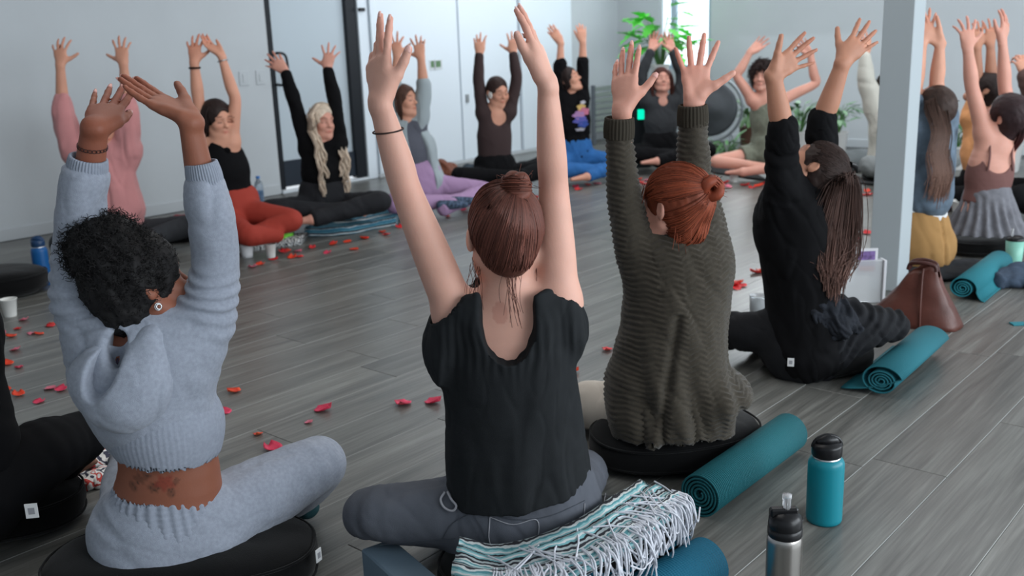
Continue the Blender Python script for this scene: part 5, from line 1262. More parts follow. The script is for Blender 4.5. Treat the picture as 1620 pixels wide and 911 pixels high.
    for i in range(380):
        r1, r2, r3 = rs.randn(3); t0 = q.hc+q.B[0]*rs.uniform(-.07, .07)-q.B[1]*.03+q.B[2]*.09
        C = catmull(np.array([t0, P(1482+r1*6, 162+r2*3, 4.82), P(1488+r1*6, 215, 4.74), P(1488+r1*7+r3*2, 262, 4.73), P(1486+r1*6+r3*4, 305+r2*8, 4.74)]), 5); s_ = np.linspace(0, len(C)-1, 18); j = np.minimum(s_.astype(int), len(C)-2); C = C[j]*(1-(s_-j)[:, None])+C[j+1]*(s_-j)[:, None]
        ps.append(C+np.outer(np.sin(np.linspace(0, 16, 18)+rs.rand()*1.5)*.010, LAT))
    hair_part(q, 'hair', hair_cap(q, infl=.012), [np.array(ps)], .0022, hair_mat('wavy_brown_hair', (62, 46, 40)), var=.7, tips=((3.4, 3.2, 3.0), .15))
    # brown bralette and grey skirt
    q = guest(5.4, (1556, 392), 'dark-haired woman seen from behind in brown strappy bralette and gathered grey skirt', 'pink', (1556, 338), (1568, 258), (1582, 222), (1590, 184), (-.62, .66, .42), (.2, -.3, 1),
              ((1556, 208), (1538, 140), (1531, 76), (-.06, 1, 0), (1, .1, 0), dict(spread=(24, 6, -12, -28), thumb=(52, .1))), ((1604, 214, .05), (1590, 140, .08), (1586, 66, .08), (.18, .95, 0), (-.6, .4, -.5), dict(thumb=(40, .1))),
              lat=(1, .15), h=.0065, facing=(-.5, .85), legs=False, z0=.1, body=dict(torso=((.135, .125, .112, .122, .125, .056), (.10, .092, .080, .092, .078, .046)), foot=False))
    bt = mat('brown_bralette', sRGB(112, 78, 74), rough=.85)
    q.top('bralette', bt, sleeve=0, ease=.0, hem=.36, shoulders=False, amp=.001, h=.005, tw=(.15, .135, .122, .134, .12, .05), td=(.11, .10, .090, .104, .086, .056), carve=lambda f: f.ell(q.chest+Z*.075-q.fwd*.10, [.10, .10, .12], np.stack([q.lat, q.fwd, Z]), .004, 'sub'))
    for sx, a in ((-1, 'l'), (1, 'r')):
        pts = [q.chest-Z*.03-q.fwd*.085+q.lat*sx*.075, q.chest+Z*.05-q.fwd*.078+q.lat*sx*.065, q.neck*.75+q.chest*.25+q.lat*sx*.07-q.fwd*.03+Z*.035]
        V, Q = strands(np.array([catmull(np.array(pts), 5)]), .006, .006, 6); part('strap', V, [Q], bt, q.root)
    def skf(f):
        f.tube([P(1556, 388, 5.4), P(1558, 362, 5.4), P(1562, 330, 5.4), P(1562, 303, 5.4)], [.225, .185, .145, .122], [.21, .17, .13, .105], LAT, k=0, flat=(1, 1))
        f.tube([P(1545, 366, 5.45), P(1510, 372, 5.6)], [.09, .07], k=.05)
    def skp(V, Q, ex):
        N = normals(V, Q); L = V-q.pel; a = np.arctan2(L@HF, L@LAT); m_ = np.clip((.12-L[:, 2])/.12, 0, 1); return V+N*(np.sin(a*19+vnoise(V*6)*2.5)*.012*m_)[:, None]
    q.garment('skirt', mat('grey_skirt', sRGB(112, 112, 118), rough=.9, var=.15, vscale=30), skf, pts=[q.pel], pad=.42, amp=.004, scale=14, h=.0095, post=skp)
    flow_hair(q, hair_mat('dark_red_hair', (52, 36, 38)), [(60, .022, [(0, -.09, .04), (0, -.115, -.02), (.01, -.125, -.09), (.012, -.115, -.17)])], cap=dict(infl=.020, low=-.075), tips=((2.6, 1.1, .9), .35))
    # orange top behind her
    q = guest(6.7, (1550, 322), 'person in a pale orange top, half hidden behind the woman in the bralette', 'tan', (1550, 300), (1548, 228), (1552, 190), (1556, 142), (-.6, .2, .4), (.2, 0, 1),
              ((1536, 186), (1545, 135), (1546, 74), (0, 1, 0), (1, .1, 0)), ((1572, 186), (1568, 132), (1567, 70), (.1, 1, 0), (-1, .2, 0), dict(spread=(22, 6, -8, -20), thumb=(50, .1))),
              legs=False, facing=(-.7, .3))
    q.top('top', mat('pale_orange_top', sRGB(214, 150, 100), rough=.9), sleeve=.4, ease=.012, amp=.005, h=.0095)
    q.legs = {}; cross_legs(q, q.pel, un(-.6*LAT-.2*HF), .03); q.pants('trousers', blk, h=.0105)
    flow_hair(q, hair_mat('dark_brown_hair', (44, 32, 30)), [], cap=dict(infl=.014))
    # person cut by the right edge
    q = guest(6.2, (1660, 330), 'person in brown cut off by the right edge, black leggings stretched sideways', 'light', (1672, 300), (1662, 220), (1660, 180), (1664, 150), (-.8, -.3, .2), up,
              ((1638, 190), (1632, 140), (1622, 118), (-.3, .9, 0), (1, .1, 0), dict(curl=(.9, .9, .9, .9), thumb=(30, .6))), ((1690, 190), (1700, 140), (1700, 90), (0, 1, 0), (-1, .1, 0)),
              facing=(-.9, -.2), legs=True, cross=dict(spread=.30, fwd=.2), z0=.05)
    q.top('sweater', mat('brown_knit', sRGB(96, 74, 70), rough=.95), sleeve=1.9, ease=.03, amp=.006, h=.0105)
    q.leg('l', P(1670, 305, 6.2), P(1608, 312, 6.0), P(1640, 335, 5.9), P(1660, 338, 5.9)); q.pants('leggings', blk, h=.009, ease=.015)
    flow_hair(q, hair_mat('dark_brown_hair', (44, 32, 30)), side_locks(length=.1, n=12), cap=dict(infl=.012))
    # person cut by the left edge
    D = 2.3
    q = guest(D, (-40, 850), 'person in black cut off by the left edge, one black-clad leg and bare foot showing', 'light', (-75, 770), (-85, 600), (-90, 520), (-95, 440), (.8, .5, 0), up,
              ((-150, 540), (-170, 400), (-150, 250), (0, 1, 0), (1, 0, 0)), ((-60, 540), (-90, 400), (-110, 250), (0, 1, 0), (-1, 0, 0)), lat=(1, .1), legs=False, h=.008, facing=(.5, .85))
    q.leg('r', P(-20, 780, D), P(140, 690, D+.25), P(60, 765, D+.20), P(140, 742, D+.30)); q.leg('l', P(-100, 780, D), P(-120, 700, D+.4), P(0, 760, D+.3), P(40, 765, D+.3))
    def tp(f):
        r = [(-75, 740, 105, .13), (-80, 680, 104, .13), (-85, 600, 88, .125), (-88, 530, 84, .12), (-90, 500, 50, .08)]
        f.tube([P(a, b, D) for a, b, c, d in r], [c/660 for a, b, c, d in r], [d for a, b, c, d in r], LAT, k=0)
        for sd in 'lr': f.tube([q.chest*.4+q.neck*.6, q.arms[sd]['S'], q.arms[sd]['E'], q.arms[sd]['W']], [.07, .062, .055, .045], k=.04)
    q.garment('top', blk, tp, pts=q.allpts(), pad=.2, amp=.006, scale=10, h=.0105)
    def lg(f):
        f.tube([P(-75, 800, D), P(-75, 740, D)], [.16, .15], [.13, .12], LAT, k=0)
        f.tube([P(-20, 775, D), P(60, 722, D+.10), P(128, 690, D+.25)], [.105, .092, .066], k=.03, ax=Z); f.tube([P(128, 692, D+.25), P(95, 735, D+.24), P(66, 762, D+.20)], [.062, .055, .048], k=.03)
        f.tube([P(-100, 780, D), P(-120, 700, D+.4), P(0, 760, D+.3)], [.10, .08, .06], k=.03)
    q.garment('leggings', blk, lg, pts=[P(-75, 800, D), P(140, 690, D+.3), P(-120, 700, D+.4)], pad=.2, amp=.003, h=.0095)
    f = Field(P(110, 745, D+.27)-.2, P(110, 745, D+.27)+.2, .004); A_, T_ = P(75, 758, D+.22), P(132, 730, D+.30); d = un(T_-A_); f.tube([A_, A_*.5+T_*.5, T_], [.030, .036, .040], [.03, .026, .018], np.cross(d, Z), k=0)
    s_ = un(np.cross(d, Z))
    for k in range(5): b0 = T_+s_*(k-2)*.0165; f.tube([b0, b0+d*(.034-.004*abs(k-0))], [.0095+.003*(k == 0), .008+.003*(k == 0)], k=.003)
    V, Q = f.surf(); part('foot', V, [Q], skin_mat('light'), q.root, col=np.ones((len(V), 3)))
people_of_the_circle()

# ------------------------------------------------------------------ bottles, mats, cushions
def bottle(base, r, H, col, label, lid=(24, 24, 26), kind='sport'):
    t = thing('water_bottle', base, label, 'bottle'); b = np.array(base, float)
    body = mat('bottle_%d_%d_%d' % col, sRGB(*col), rough=.32, bump=.05, bscale=800) if kind != 'steel' else mat('brushed_steel', sRGB(176, 172, 168), rough=.28, metal=1, bump=.05, bscale=300, stretch=(1, 1, .05))
    lm = mat('lid_%d' % lid[0], sRGB(*lid), rough=.3)
    hb = H*.74
    lathe('body', [(0, 0), (r*.92, 0), (r*.99, .006), (r, .014), (r, hb*.88), (r*.985, hb*.93), (r*.92, hb*.97), (r*.80, hb), (r*.74, hb+.002), (0, hb+.002)], body, t, b)
    if kind == 'steel':
        lathe('collar', [(r*.94, 0), (r*.97, .004), (r*.96, .018), (r*.8, .022), (0, .022)], lm, t, b+Z*(hb-.006))
        lathe('cap', [(r*.93, 0), (r*.95, .006), (r*.90, .022), (r*.62, .034), (0, .036)], lm, t, b+Z*(hb+.014))
        c = b+Z*(hb+.048); obox('spout_guard', c-LAT*.004, LAT*.030, HF*.010, Z*.010, lm, t, .004)
        lathe('straw', [(0, 0), (.0085, 0), (.0085, .03), (.010, .032), (.010, .040), (0, .041)], mat('clear_plastic', (0.9, .9, .92, 1), rough=.1, trans=.7), t, c+LAT*.002)
        tubes('carry_loop', [np.array([c+LAT*(.026*cos(a)+.010)+Z*(.004*sin(a)-.018)+HF*.016*sin(a) for a in np.linspace(0, 2*pi, 17)])], .0035, lm, t)
    else:
        lathe('collar', [(r*.78, 0), (r*.78, .006), (0, .006)], mat('silver', sRGB(225, 222, 215)), t, b+Z*hb)
        lathe('cap', [(r*.80, 0), (r*.84, .004), (r*.84, .026), (r*.78, .034), (0, .036)], lm, t, b+Z*(hb+.006))
        V, Fs = blobm(lambda f: (f.ell(b+Z*(hb+.046), [r*.60, r*.36, .013], np.stack([LAT, HF, Z]), 0), f.tube([b+Z*(hb+.042)-LAT*r*.5, b+Z*(hb+.052), b+Z*(hb+.040)+LAT*r*.6], [.007, .010, .006], k=.01)), b+Z*hb, .12, .0035); part('spout', V, Fs, lm, t)
        tubes('strap', [np.array([b+Z*(hb+.030)+LAT*r*.80*cos(a)+Z*.030*sin(a) for a in np.linspace(0, pi, 15)])], .005, lm, t)
    return t
bottle(G(1303, 822), .0455, .238, (20, 124, 138), 'turquoise water bottle with black straw lid standing beside the rolled teal mat')
bottle(G(1237, 968), .038, .262, (0, 0, 0), 'brushed steel bottle with black cap and clear straw, at the bottom of the photo', kind='steel')
bottle(G(70, 450), .043, .285, (22, 84, 142), 'dark blue water bottle with a loop lid standing near the white wall', lid=(30, 58, 92))
def cup(base, r0, r1, H, col, label, name='paper_cup', m=None, cat='cup', grp=None):
    t = thing(name, base, label, cat, grp); lathe('body', [(0, .002), (r0, .002), (r0, 0), (r0*1.01, .001), (r1, H-.003), (r1+.002, H-.002), (r1+.002, H), (r1-.001, H), (r1-.002, H-.003), (r0-.002, .006), (0, .006)], m or mat('white_paper', sRGB(222, 222, 218), rough=.7), t, base, n=28); return t
cup(G(17, 500), .027, .038, .088, None, 'white paper cup on the floor near the left edge of the photo')
cup(G(429, 407), .024, .034, .082, None, 'white paper cup on the floor in front of the rust leggings')
cup(G(1161, 288), .028, .038, .095, None, 'white paper cup on the floor in front of the woman in the olive romper')
cup(G(1520, 340), .045, .065, .095, None, 'wide white cup on the floor in front of the woman in the grey skirt')
t = cup(G(1198, 492), .034, .036, .075, None, 'small clear glass with silver rim beside the knee of the long-haired woman', 'glass_tumbler', mat('grey_glass', (0.75, .78, .8, 1), rough=.08, trans=.6), 'glass')
t = thing('tumbler', G(392, 407), 'white tumbler with dark lid in front of the woman in rust leggings', 'tumbler'); b = np.array(t.location)
lathe('body', [(0, 0), (.030, 0), (.033, .02), (.040, .16), (.041, .175), (0, .175)], mat('white_enamel', sRGB(226, 226, 228), rough=.3), t, b); lathe('lid', [(.042, 0), (.042, .012), (.034, .018), (0, .019)], mat('lid_24', sRGB(40, 40, 44)), t, b+Z*.172)
t = thing('tumbler', G(1603, 418), 'mint green tumbler with black lid and straw near the right edge', 'tumbler'); b = np.array(t.location)
lathe('body', [(0, 0), (.036, 0), (.038, .01), (.046, .13), (0, .13)], mat('mint', sRGB(132, 190, 172), rough=.3), t, b); lathe('lid', [(.047, 0), (.048, .012), (.03, .022), (0, .023)], mat('lid_24', sRGB(40, 40, 44)), t, b+Z*.128); lathe('straw', [(0, 0), (.006, 0), (.006, .05), (0, .05)], mat('clear_plastic', (0.9, .9, .92, 1)), t, b+Z*.14-LAT*.02)
t = thing('plastic_bottle', G(412, 324), 'clear plastic bottle half full of blue drink, on the floor by the wall', 'bottle'); b = np.array(t.location)
lathe('body', [(0, 0), (.034, 0), (.036, .01), (.033, .05), (.036, .09), (.036, .15), (.028, .18), (.014, .20), (.014, .215), (0, .215)], mat('thin_clear_plastic', (0.75, .85, .95, 1), rough=.08, trans=.85), t, b)
lathe('drink', [(0, .004), (.031, .004), (.0315, .115), (0, .116)], mat('blue_drink', sRGB(30, 120, 175), rough=.1), t, b); lathe('cap', [(.016, 0), (.016, .018), (0, .019)], mat('blue_cap', sRGB(60, 120, 190), rough=.4), t, b+Z*.212)

def spiral_mat(name, A, B, r, label, col=(20, 92, 100), turns=5.5, flap=None, inner=.14, squash=1.0, loose=0.0, phase=0.0, group=None):
    A, B = np.array(A, float), np.array(B, float); t = thing(name, (A+B)/2*np.array([1, 1, 0]), label, 'yoga mat', group)
    ax = un(B-A); x = un(np.cross(Z, ax)); L = np.linalg.norm(B-A); th = .0052
    n = int(turns*30); a = np.linspace(0, turns*2*pi, n); rad = r*(inner+(1-inner)*a/a[-1])
    if loose: rad = r*(inner*.6+(.62-inner*.6)*np.minimum(1, a/(a[-1]-2*pi)))+np.maximum(0, (a-(a[-1]-2*pi))/(2*pi))*r*.38
    ce = np.cos(a+phase)*rad; se = np.sin(a+phase)*rad*squash; cen = np.stack([ce, se], 1)
    if flap: 
        T = un(np.append(cen[-1]-cen[-2], 0))[:2]; k = np.linspace(0, 1, 8)[1:, None]; tgt = np.array(flap); cen = np.vstack([cen, cen[-1]*(1-k)+tgt*k+np.array([0, -.012])*np.sin(k*pi)])
    tn = np.gradient(cen, axis=0); tn /= np.linalg.norm(tn, axis=1, keepdims=True); nr = np.stack([tn[:, 1], -tn[:, 0]], 1)
    ys = np.linspace(0, L, 3); m_ = len(cen); V = []
    for side in (.5, -.5):
        for yy in ys: p = cen+nr*th*side; V.append(A+ax*yy+p[:, :1]*x+p[:, 1:]*Z)
    V = np.vstack(V); i = np.arange(m_-1); Q = []
    for s_ in range(2):
        for j in range(2): o = (s_*3+j)*m_; q = np.stack([o+i, o+i+1, o+m_+i+1, o+m_+i], 1); Q.append(q if s_ else q[:, ::-1])
    for j in (0, 2): q = np.stack([j*m_+i, j*m_+i+1, (3+j)*m_+i+1, (3+j)*m_+i], 1); Q.append(q if j == 0 else q[:, ::-1])
    for e in (0, m_-1): Q.append(np.array([[j*m_+e, (j+1)*m_+e, (4+j)*m_+e, (3+j)*m_+e] for j in (0, 1)]))
    # ribs: coordinate along the roll kept in an attribute so the relief follows the rolled sheet
    s_ = np.concatenate([[0], np.cumsum(np.linalg.norm(np.diff(cen, axis=0), axis=1))]); ex = np.zeros((len(V), 3)); ex[:, 0] = np.tile(s_, 6); ex[:, 1] = np.tile(np.repeat(ys, m_), 2)
    part('roll', V, [np.vstack(Q)], rib_mat(col), t, extra=ex); return t
def rib_mat(col):
    nm = 'ribbed_mat_%d_%d' % (col[0], col[1])
    if nm in MATS: return MATS[nm]
    m = mat(nm, sRGB(*col), rough=.75); N, L = nodes_of(m); b = N['Principled BSDF']; at = N.new('ShaderNodeAttribute'); at.attribute_name = 'wv'
    w = N.new('ShaderNodeTexWave'); w.bands_direction = 'Y'; w.inputs['Scale'].default_value = 42; L.new(at.outputs['Vector'], w.inputs['Vector'])
    w2 = N.new('ShaderNodeTexWave'); w2.bands_direction = 'X'; w2.inputs['Scale'].default_value = 70; L.new(at.outputs['Vector'], w2.inputs['Vector'])
    ad = N.new('ShaderNodeMath'); ad.operation = 'MULTIPLY_ADD'; ad.inputs[1].default_value = .35; L.new(w2.outputs['Fac'], ad.inputs[0]); L.new(w.outputs['Fac'], ad.inputs[2])
    bm = N.new('ShaderNodeBump'); bm.inputs['Strength'].default_value = .9; bm.inputs['Distance'].default_value = .002; L.new(ad.outputs[0], bm.inputs['Height']); L.new(bm.outputs[0], b.inputs['Normal']); return m
spiral_mat('rolled_yoga_mat', G(1106, 783, .062), G(1248, 682, .062), .060, 'tightly rolled teal ribbed mat beside the cushion of the green-sweater woman', phase=2.2)
spiral_mat('rolled_yoga_mat', G(1393, 603, .058), G(1470, 537, .058), .074, 'loosely rolled teal mat with open end in front of the brown leather bag', (34, 106, 118), turns=4.5, squash=.78, loose=1, flap=(.135, -.050), phase=-.3)
spiral_mat('rolled_yoga_mat', G(1522, 456, .055), G(1580, 412, .055), .064, 'rolled teal mat lying in front of the mint tumbler at the right', (34, 116, 128), turns=4, squash=.85, loose=1, flap=(-.10, -.050), phase=3.4)
spiral_mat('rolled_yoga_mat', G(955, 985, .060), G(1118, 888, .060), .066, 'bright blue-teal rolled mat with loose edge at the bottom centre of the photo', (10, 92, 118), turns=5, flap=(.10, .055), phase=.8)

CUSH = mat('black_cushion_cotton', sRGB(13, 13, 14), rough=.95, spec=.1, bump=.35, bscale=350, var=.12, vscale=16, sheen=.1)
def cushion(c, rx, ry, hh, ang, label, tagpos=None, bend=0.0, name='meditation_cushion'):
    """crescent or round floor cushion; ang: direction of its long axis in the ground plane, from LAT"""
    c = np.array([c[0], c[1], 0.0]); t = thing(name, c, label, 'cushion'); X = LAT*cos(ang)+HF*sin(ang); Y = -LAT*sin(ang)+HF*cos(ang)
    n, m_ = 64, 22; V = []; seam = []
    for j in range(m_+1):
        v = -pi/2+pi*j/m_; cz = np.sign(sin(v))*abs(sin(v))**.75; cr = abs(cos(v))**.38
        for i in range(n):
            u = 2*pi*i/n; ex = .85; xx = np.sign(cos(u))*abs(cos(u))**ex*rx*cr; yy = np.sign(sin(u))*abs(sin(u))**ex*ry*cr; yy += bend*(xx/rx)**2*ry
            V.append(c+X*xx+Y*yy+Z*(hh*.5*(1+cz)))
    V = np.array(V); k = np.arange(n); k2 = (k+1) % n; Q = np.vstack([np.stack([j*n+k, j*n+k2, (j+1)*n+k2, (j+1)*n+k], 1) for j in range(m_)])
    V2 = wrinkle(V, Q, .003, 14); V2[:, 2] = np.maximum(V2[:, 2], 0.0); part('cover', V2, [Q], CUSH, t)
    for zz in (.24, .76):
        a = np.linspace(0, 2*pi, 65); rr = .985; pp = np.array([c+X*(np.sign(cos(u))*abs(cos(u))**.85*rx*rr)+Y*(np.sign(sin(u))*abs(sin(u))**.85*ry*rr+bend*(cos(u))**2*ry)+Z*hh*zz for u in a]); tubes('piping', [pp], .0035, CUSH, t, 5)
    if tagpos is not None:
        p, w, h, nrm = tagpos; nrm = un(nrm); sx = un(np.cross(Z, nrm)); obox('tag', p, sx*w/2, np.cross(nrm, sx)*h/2, nrm*.0012, mat('white_tag', sRGB(205, 205, 205), rough=.8), t, .0004)
        obox('print', p+nrm*.0016, sx*w*.25, np.cross(nrm, sx)*h*.22, nrm*.0004, mat('grey_print', sRGB(140, 140, 145), rough=.8), t, .0001)
    return t
cushion(G(292, 890, .06), .315, .185, .13, .10, 'large black cushion under the woman in the grey hoodie', (P(504, 878, 2.06), .020, .032, -HF*.5+LAT), bend=-.1)
cushion(G(898, 880, .06), .315, .18, .13, .46, 'black cushion under the striped blanket, beneath the woman in jeans')
cushion(G(1068, 690, .06), .262, .18, .12, .26, 'black cushion under the woman in the green sweater')
cushion(G(1292, 562, .05), .20, .16, .125, .1, 'black cushion with white tag under the long-haired woman in black', (P(1251, 573, 3.235), .022, .030, -HF-LAT*.3))
cushion(G(1552, 388, .04), .185, .15, .10, .0, 'black cushion with white tag under the woman in the grey skirt', (P(1545, 391, 5.23), .030, .034, -HF))
cushion(G(10, 800, .06), .20, .14, .12, .25, 'black cushion with white tag at the left edge, under the black leggings', (P(50, 808, 2.10), .028, .036, -HF+LAT*.15))
cushion(G(-10, 445, .07), .27, .20, .14, .1, 'round black cushion cut by the left edge, beside the blue bottle')
for px, py, D_, lb in ((405, 372, 0, 'black cushion under the woman in rust leggings'), (545, 335, 0, 'black cushion under the blond woman'), (790, 283, 0, 'black cushion under the woman in the dark brown top'), (1047, 250, 0, 'black cushion under the woman in front of the window'), (1405, 278, 0, 'black cushion under the person in the cream sweater')):
    cushion(G(px, py, .04), .20, .16, .09, 0, lb)

# grey foam block
t = thing('yoga_block', G(640, 920, 0), 'blue-grey foam block standing on the floor at the bottom, left of the striped blanket', 'yoga block'); zt = .105
a, b_, c_ = G(571, 868, zt), G(621, 851, zt), G(690, 911, zt); u = un(b_-a); w = c_-b_; w = un(w-(w@u)*u); wd = np.linalg.norm(b_-a); ctr = a+u*wd/2+w*.115; ctr[2] = zt/2
obox('block', ctr, u*wd/2, w*.115, Z*zt/2, mat('grey_foam', sRGB(98, 116, 130), rough=.8, bump=.15, bscale=500), t, .004)

# ------------------------------------------------------------------ folded striped blanket with its fringe
def stripes(name, cols, scale, axis='X', wob=.02):
    m = mat(name, (1, 1, 1, 1), rough=.95, bump=.6, bscale=400); N, L = nodes_of(m); b = N['Principled BSDF']; at = N.new('ShaderNodeAttribute'); at.attribute_name = 'wv'
    sp = N.new('ShaderNodeSeparateXYZ'); L.new(at.outputs['Vector'], sp.inputs[0]); nz = N.new('ShaderNodeTexNoise'); nz.inputs['Scale'].default_value = 30; L.new(at.outputs['Vector'], nz.inputs['Vector'])
    ma = N.new('ShaderNodeMath'); ma.operation = 'MULTIPLY_ADD'; ma.inputs[1].default_value = wob; L.new(nz.outputs['Fac'], ma.inputs[0]); L.new(sp.outputs[axis], ma.inputs[2])
    mu = N.new('ShaderNodeMath'); mu.operation = 'MULTIPLY'; mu.inputs[1].default_value = scale; L.new(ma.outputs[0], mu.inputs[0]); fr = N.new('ShaderNodeMath'); fr.operation = 'FRACT'; L.new(mu.outputs[0], fr.inputs[0])
    cr = N.new('ShaderNodeValToRGB'); cr.color_ramp.interpolation = 'CONSTANT'; e = cr.color_ramp.elements
    for i, c in enumerate(cols):
        if i < 2: e[i].position = i/len(cols); e[i].color = sRGB(*c)
        else: x = e.new(i/len(cols)); x.color = sRGB(*c)
    L.new(fr.outputs[0], cr.inputs[0]); L.new(cr.outputs[0], b.inputs['Base Color']); return m
def slab(name, path, half, th, mt, parent, nl=5, droop=0.0, seed=1):
    """a folded cloth: a rounded stack section swept along path; half = half width vectors per point"""
    C = catmull(np.array(path, float), 6); Hf = catmull(np.array(half, float), 6); n = len(C); sec = []
    lay = []
    for i in range(nl):                                   # wavy stacked folds on the near edge
        z0, z1 = -th/2+th*i/nl, -th/2+th*(i+1)/nl
        for k in range(5): v = k/4; lay.append((-1.0-.05*sin(v*pi)-.03*((i*7) % 3), z0+(z1-z0)*v))
    for k in range(9): lay.append((-1+2*k/8, th/2+.006*sin(k*1.7)))
    lay += [(1.0, 0), (1.0, -th/2)]+[(1-2*k/4, -th/2) for k in range(1, 5)]
    lay = np.array(lay); m_ = len(lay); V = np.vstack([C[i]+Hf[i]*lay[:, :1]+Z*lay[:, 1:] for i in range(n)]); rs = np.random.RandomState(seed)
    V += (vnoise(V*22)*.006)[:, None]*Z+(vnoise(V*17+5)*.006)[:, None]*un(Hf[0])
    ex = np.zeros((len(V), 3)); s_ = np.concatenate([[0], np.cumsum(np.linalg.norm(np.diff(C, axis=0), axis=1))]); ex[:, 0] = np.repeat(s_, m_); dl = np.concatenate([[0], np.cumsum(np.linalg.norm(np.diff(lay*np.array([np.linalg.norm(Hf[0]), 1]), axis=0), axis=1))]); ex[:, 1] = np.tile(dl, n)
    i = np.arange(n-1)[:, None]; k = np.arange(m_)[None]; k2 = (k+1) % m_
    Q = np.stack(np.broadcast_arrays(i*m_+k, (i+1)*m_+k, (i+1)*m_+k2, i*m_+k2), -1).reshape(-1, 4)
    caps = []
    for e in (0, n-1):
        c0 = len(V); V = np.vstack([V, V[e*m_:(e+1)*m_].mean(0)]); ex = np.vstack([ex, ex[e*m_]]); caps.append(np.array([[c0, e*m_+a, e*m_+(a+1) % m_][::(1 if e == 0 else -1)] for a in range(m_)]))
    return part(name, V, [Q, np.vstack(caps)], mt, parent, extra=ex)
t = thing('striped_blanket', G(880, 850, .14), 'folded aqua, white and charcoal woven blanket with long white fringe on the black cushion', 'blanket')
bm = stripes('woven_stripes', [(150, 196, 200), (92, 150, 158), (214, 220, 220), (60, 60, 66), (180, 190, 192), (44, 46, 52), (128, 180, 186), (220, 222, 222)], 26, 'Y')
pth = [P(722, 890, 1.90), P(790, 902, 1.85), P(880, 884, 1.85), P(960, 846, 1.93), P(1012, 810, 2.05), P(1046, 784, 2.17)]
hv = [np.array(v)*.062 for v in (HF+LAT*.1, HF, HF-LAT*.35, HF*.9-LAT*.5, HF*.8-LAT*.6, HF*.7-LAT*.7)]
slab('folds', pth, hv, .046, bm, t)
rs = np.random.RandomState(12); Cp = catmull(np.array(pth), 20); Hp = catmull(np.array(hv), 20); fr = []
for i in range(130):
    u = rs.uniform(.17, 1)*(len(Cp)-1); j = int(min(u, len(Cp)-2)); c = Cp[j]*(1-(u-j))+Cp[j+1]*(u-j); hw_ = Hp[j]; tup = rs.rand(); e = un(hw_)
    p0 = c-hw_*rs.uniform(.5, .8)+Z*.024; p1 = c-hw_*1.0+Z*.026; L_ = rs.uniform(.05, .115); sd = un(Cp[j+1]-Cp[j])*rs.randn()*.018
    p2 = c-hw_*1.15-e*rs.uniform(0, .03)+Z*(.02)+sd*.5; p3 = p2-Z*L_*.55-e*.012+sd; p4 = p2-Z*L_+sd*1.8+rs.randn(3)*.006; 
    if tup < .25: p4 = p2-Z*L_*.35+sd*4
    fr.append(catmull(np.array([p0, p1, p2, p3, p4]), 4))
V, Q = strands(np.array(fr), .0026, .0020, 5); o = part('fringe', V, [Q], mat('white_yarn', sRGB(206, 208, 216), rough=.95, bump=.5, bscale=300), t); o['kind'] = 'stuff'
nets = []
for i in range(26):
    u = .22+.78*rs.rand(); j = int(u*(len(Cp)-2)); c = Cp[j]; hw_ = Hp[j]; sd = un(Cp[j+1]-Cp[j])*rs.choice([-1, 1])*rs.uniform(.4, 1.6); nets.append(catmull(np.array([c+hw_*rs.uniform(-.1, .6)+Z*.027+sd*.03, c-hw_*.2+Z*.029+sd*.008, c-hw_*.6+Z*.028-sd*.010, c-hw_*1.02+Z*.027-sd*.03]), 4))
V, Q = strands(np.array(nets), .0022, .0022, 5); part('knotted_net', V, [Q], MATS['white_yarn'], t)

t = thing('folded_blanket', G(560, 362), 'folded teal and white striped blanket under the blond woman', 'blanket'); b2 = stripes('teal_stripes', [(70, 128, 150), (200, 206, 208), (52, 60, 70), (96, 150, 168), (60, 110, 132)], 9, 'Y')
slab('folds', [G(492, 358, .03), G(560, 354, .03), G(632, 340, .03)], [HF*.22]*3, .055, b2, t)
t = thing('patterned_towel', G(430, 385), 'black and white patterned cloth with a lime edge, in front of the rust leggings', 'towel'); slab('folds', [G(372, 392, .015), G(430, 384, .015), G(482, 378, .015)], [HF*.12]*3, .028, stripes('bw_pattern', [(205, 208, 208), (60, 62, 66), (214, 216, 214), (120, 124, 126)], 24, 'X', .06), t)
slab('lime_edge', [G(392, 386, .038), G(432, 379, .038), G(464, 371, .038)], [HF*.03]*3, .014, mat('lime', sRGB(120, 200, 70), rough=.8), t)
t = thing('scarf', G(135, 745), 'red, white and black floral scarf bunched on the floor under the bare foot', 'scarf')
def scarf(f):
    f.tube([G(85, 752, .012), G(130, 760, .016), G(165, 748, .012)], [.055, .060, .04], [.018, .020, .014], HF, k=.02); f.tube([G(120, 735, .012), G(160, 725, .016), G(192, 728, .01)], [.05, .055, .035], [.016, .02, .012], HF, k=.02)
V, Fs = blobm(scarf, G(135, 745, .02), .35, .005, .012, 24); V[:, 2] = np.maximum(V[:, 2], 0.001)
sm = mat('floral_print', (1, 1, 1, 1), rough=.85); N, L = nodes_of(sm); vo = N.new('ShaderNodeTexVoronoi'); vo.inputs['Scale'].default_value = 26; tc = N.new('ShaderNodeTexCoord'); nn = N.new('ShaderNodeTexNoise'); nn.inputs['Scale'].default_value = 14; L.new(tc.outputs['Object'], nn.inputs['Vector']); L.new(tc.outputs['Object'], vo.inputs['Vector'])
cr = N.new('ShaderNodeValToRGB'); cr.color_ramp.interpolation = 'CONSTANT'; e = cr.color_ramp.elements; e[0].color = sRGB(176, 44, 44); e[1].position = .44; e[1].color = sRGB(214, 212, 210); x = e.new(.60); x.color = sRGB(58, 58, 74); x = e.new(.66); x.color = sRGB(220, 216, 212)
x = e.new(.52); x.color = sRGB(190, 70, 64); x = e.new(.55); x.color = sRGB(222, 218, 214); L.new(nn.outputs['Fac'], cr.inputs[0]); L.new(cr.outputs[0], N['Principled BSDF'].inputs['Base Color'])
part('cloth', V, Fs, sm, t)

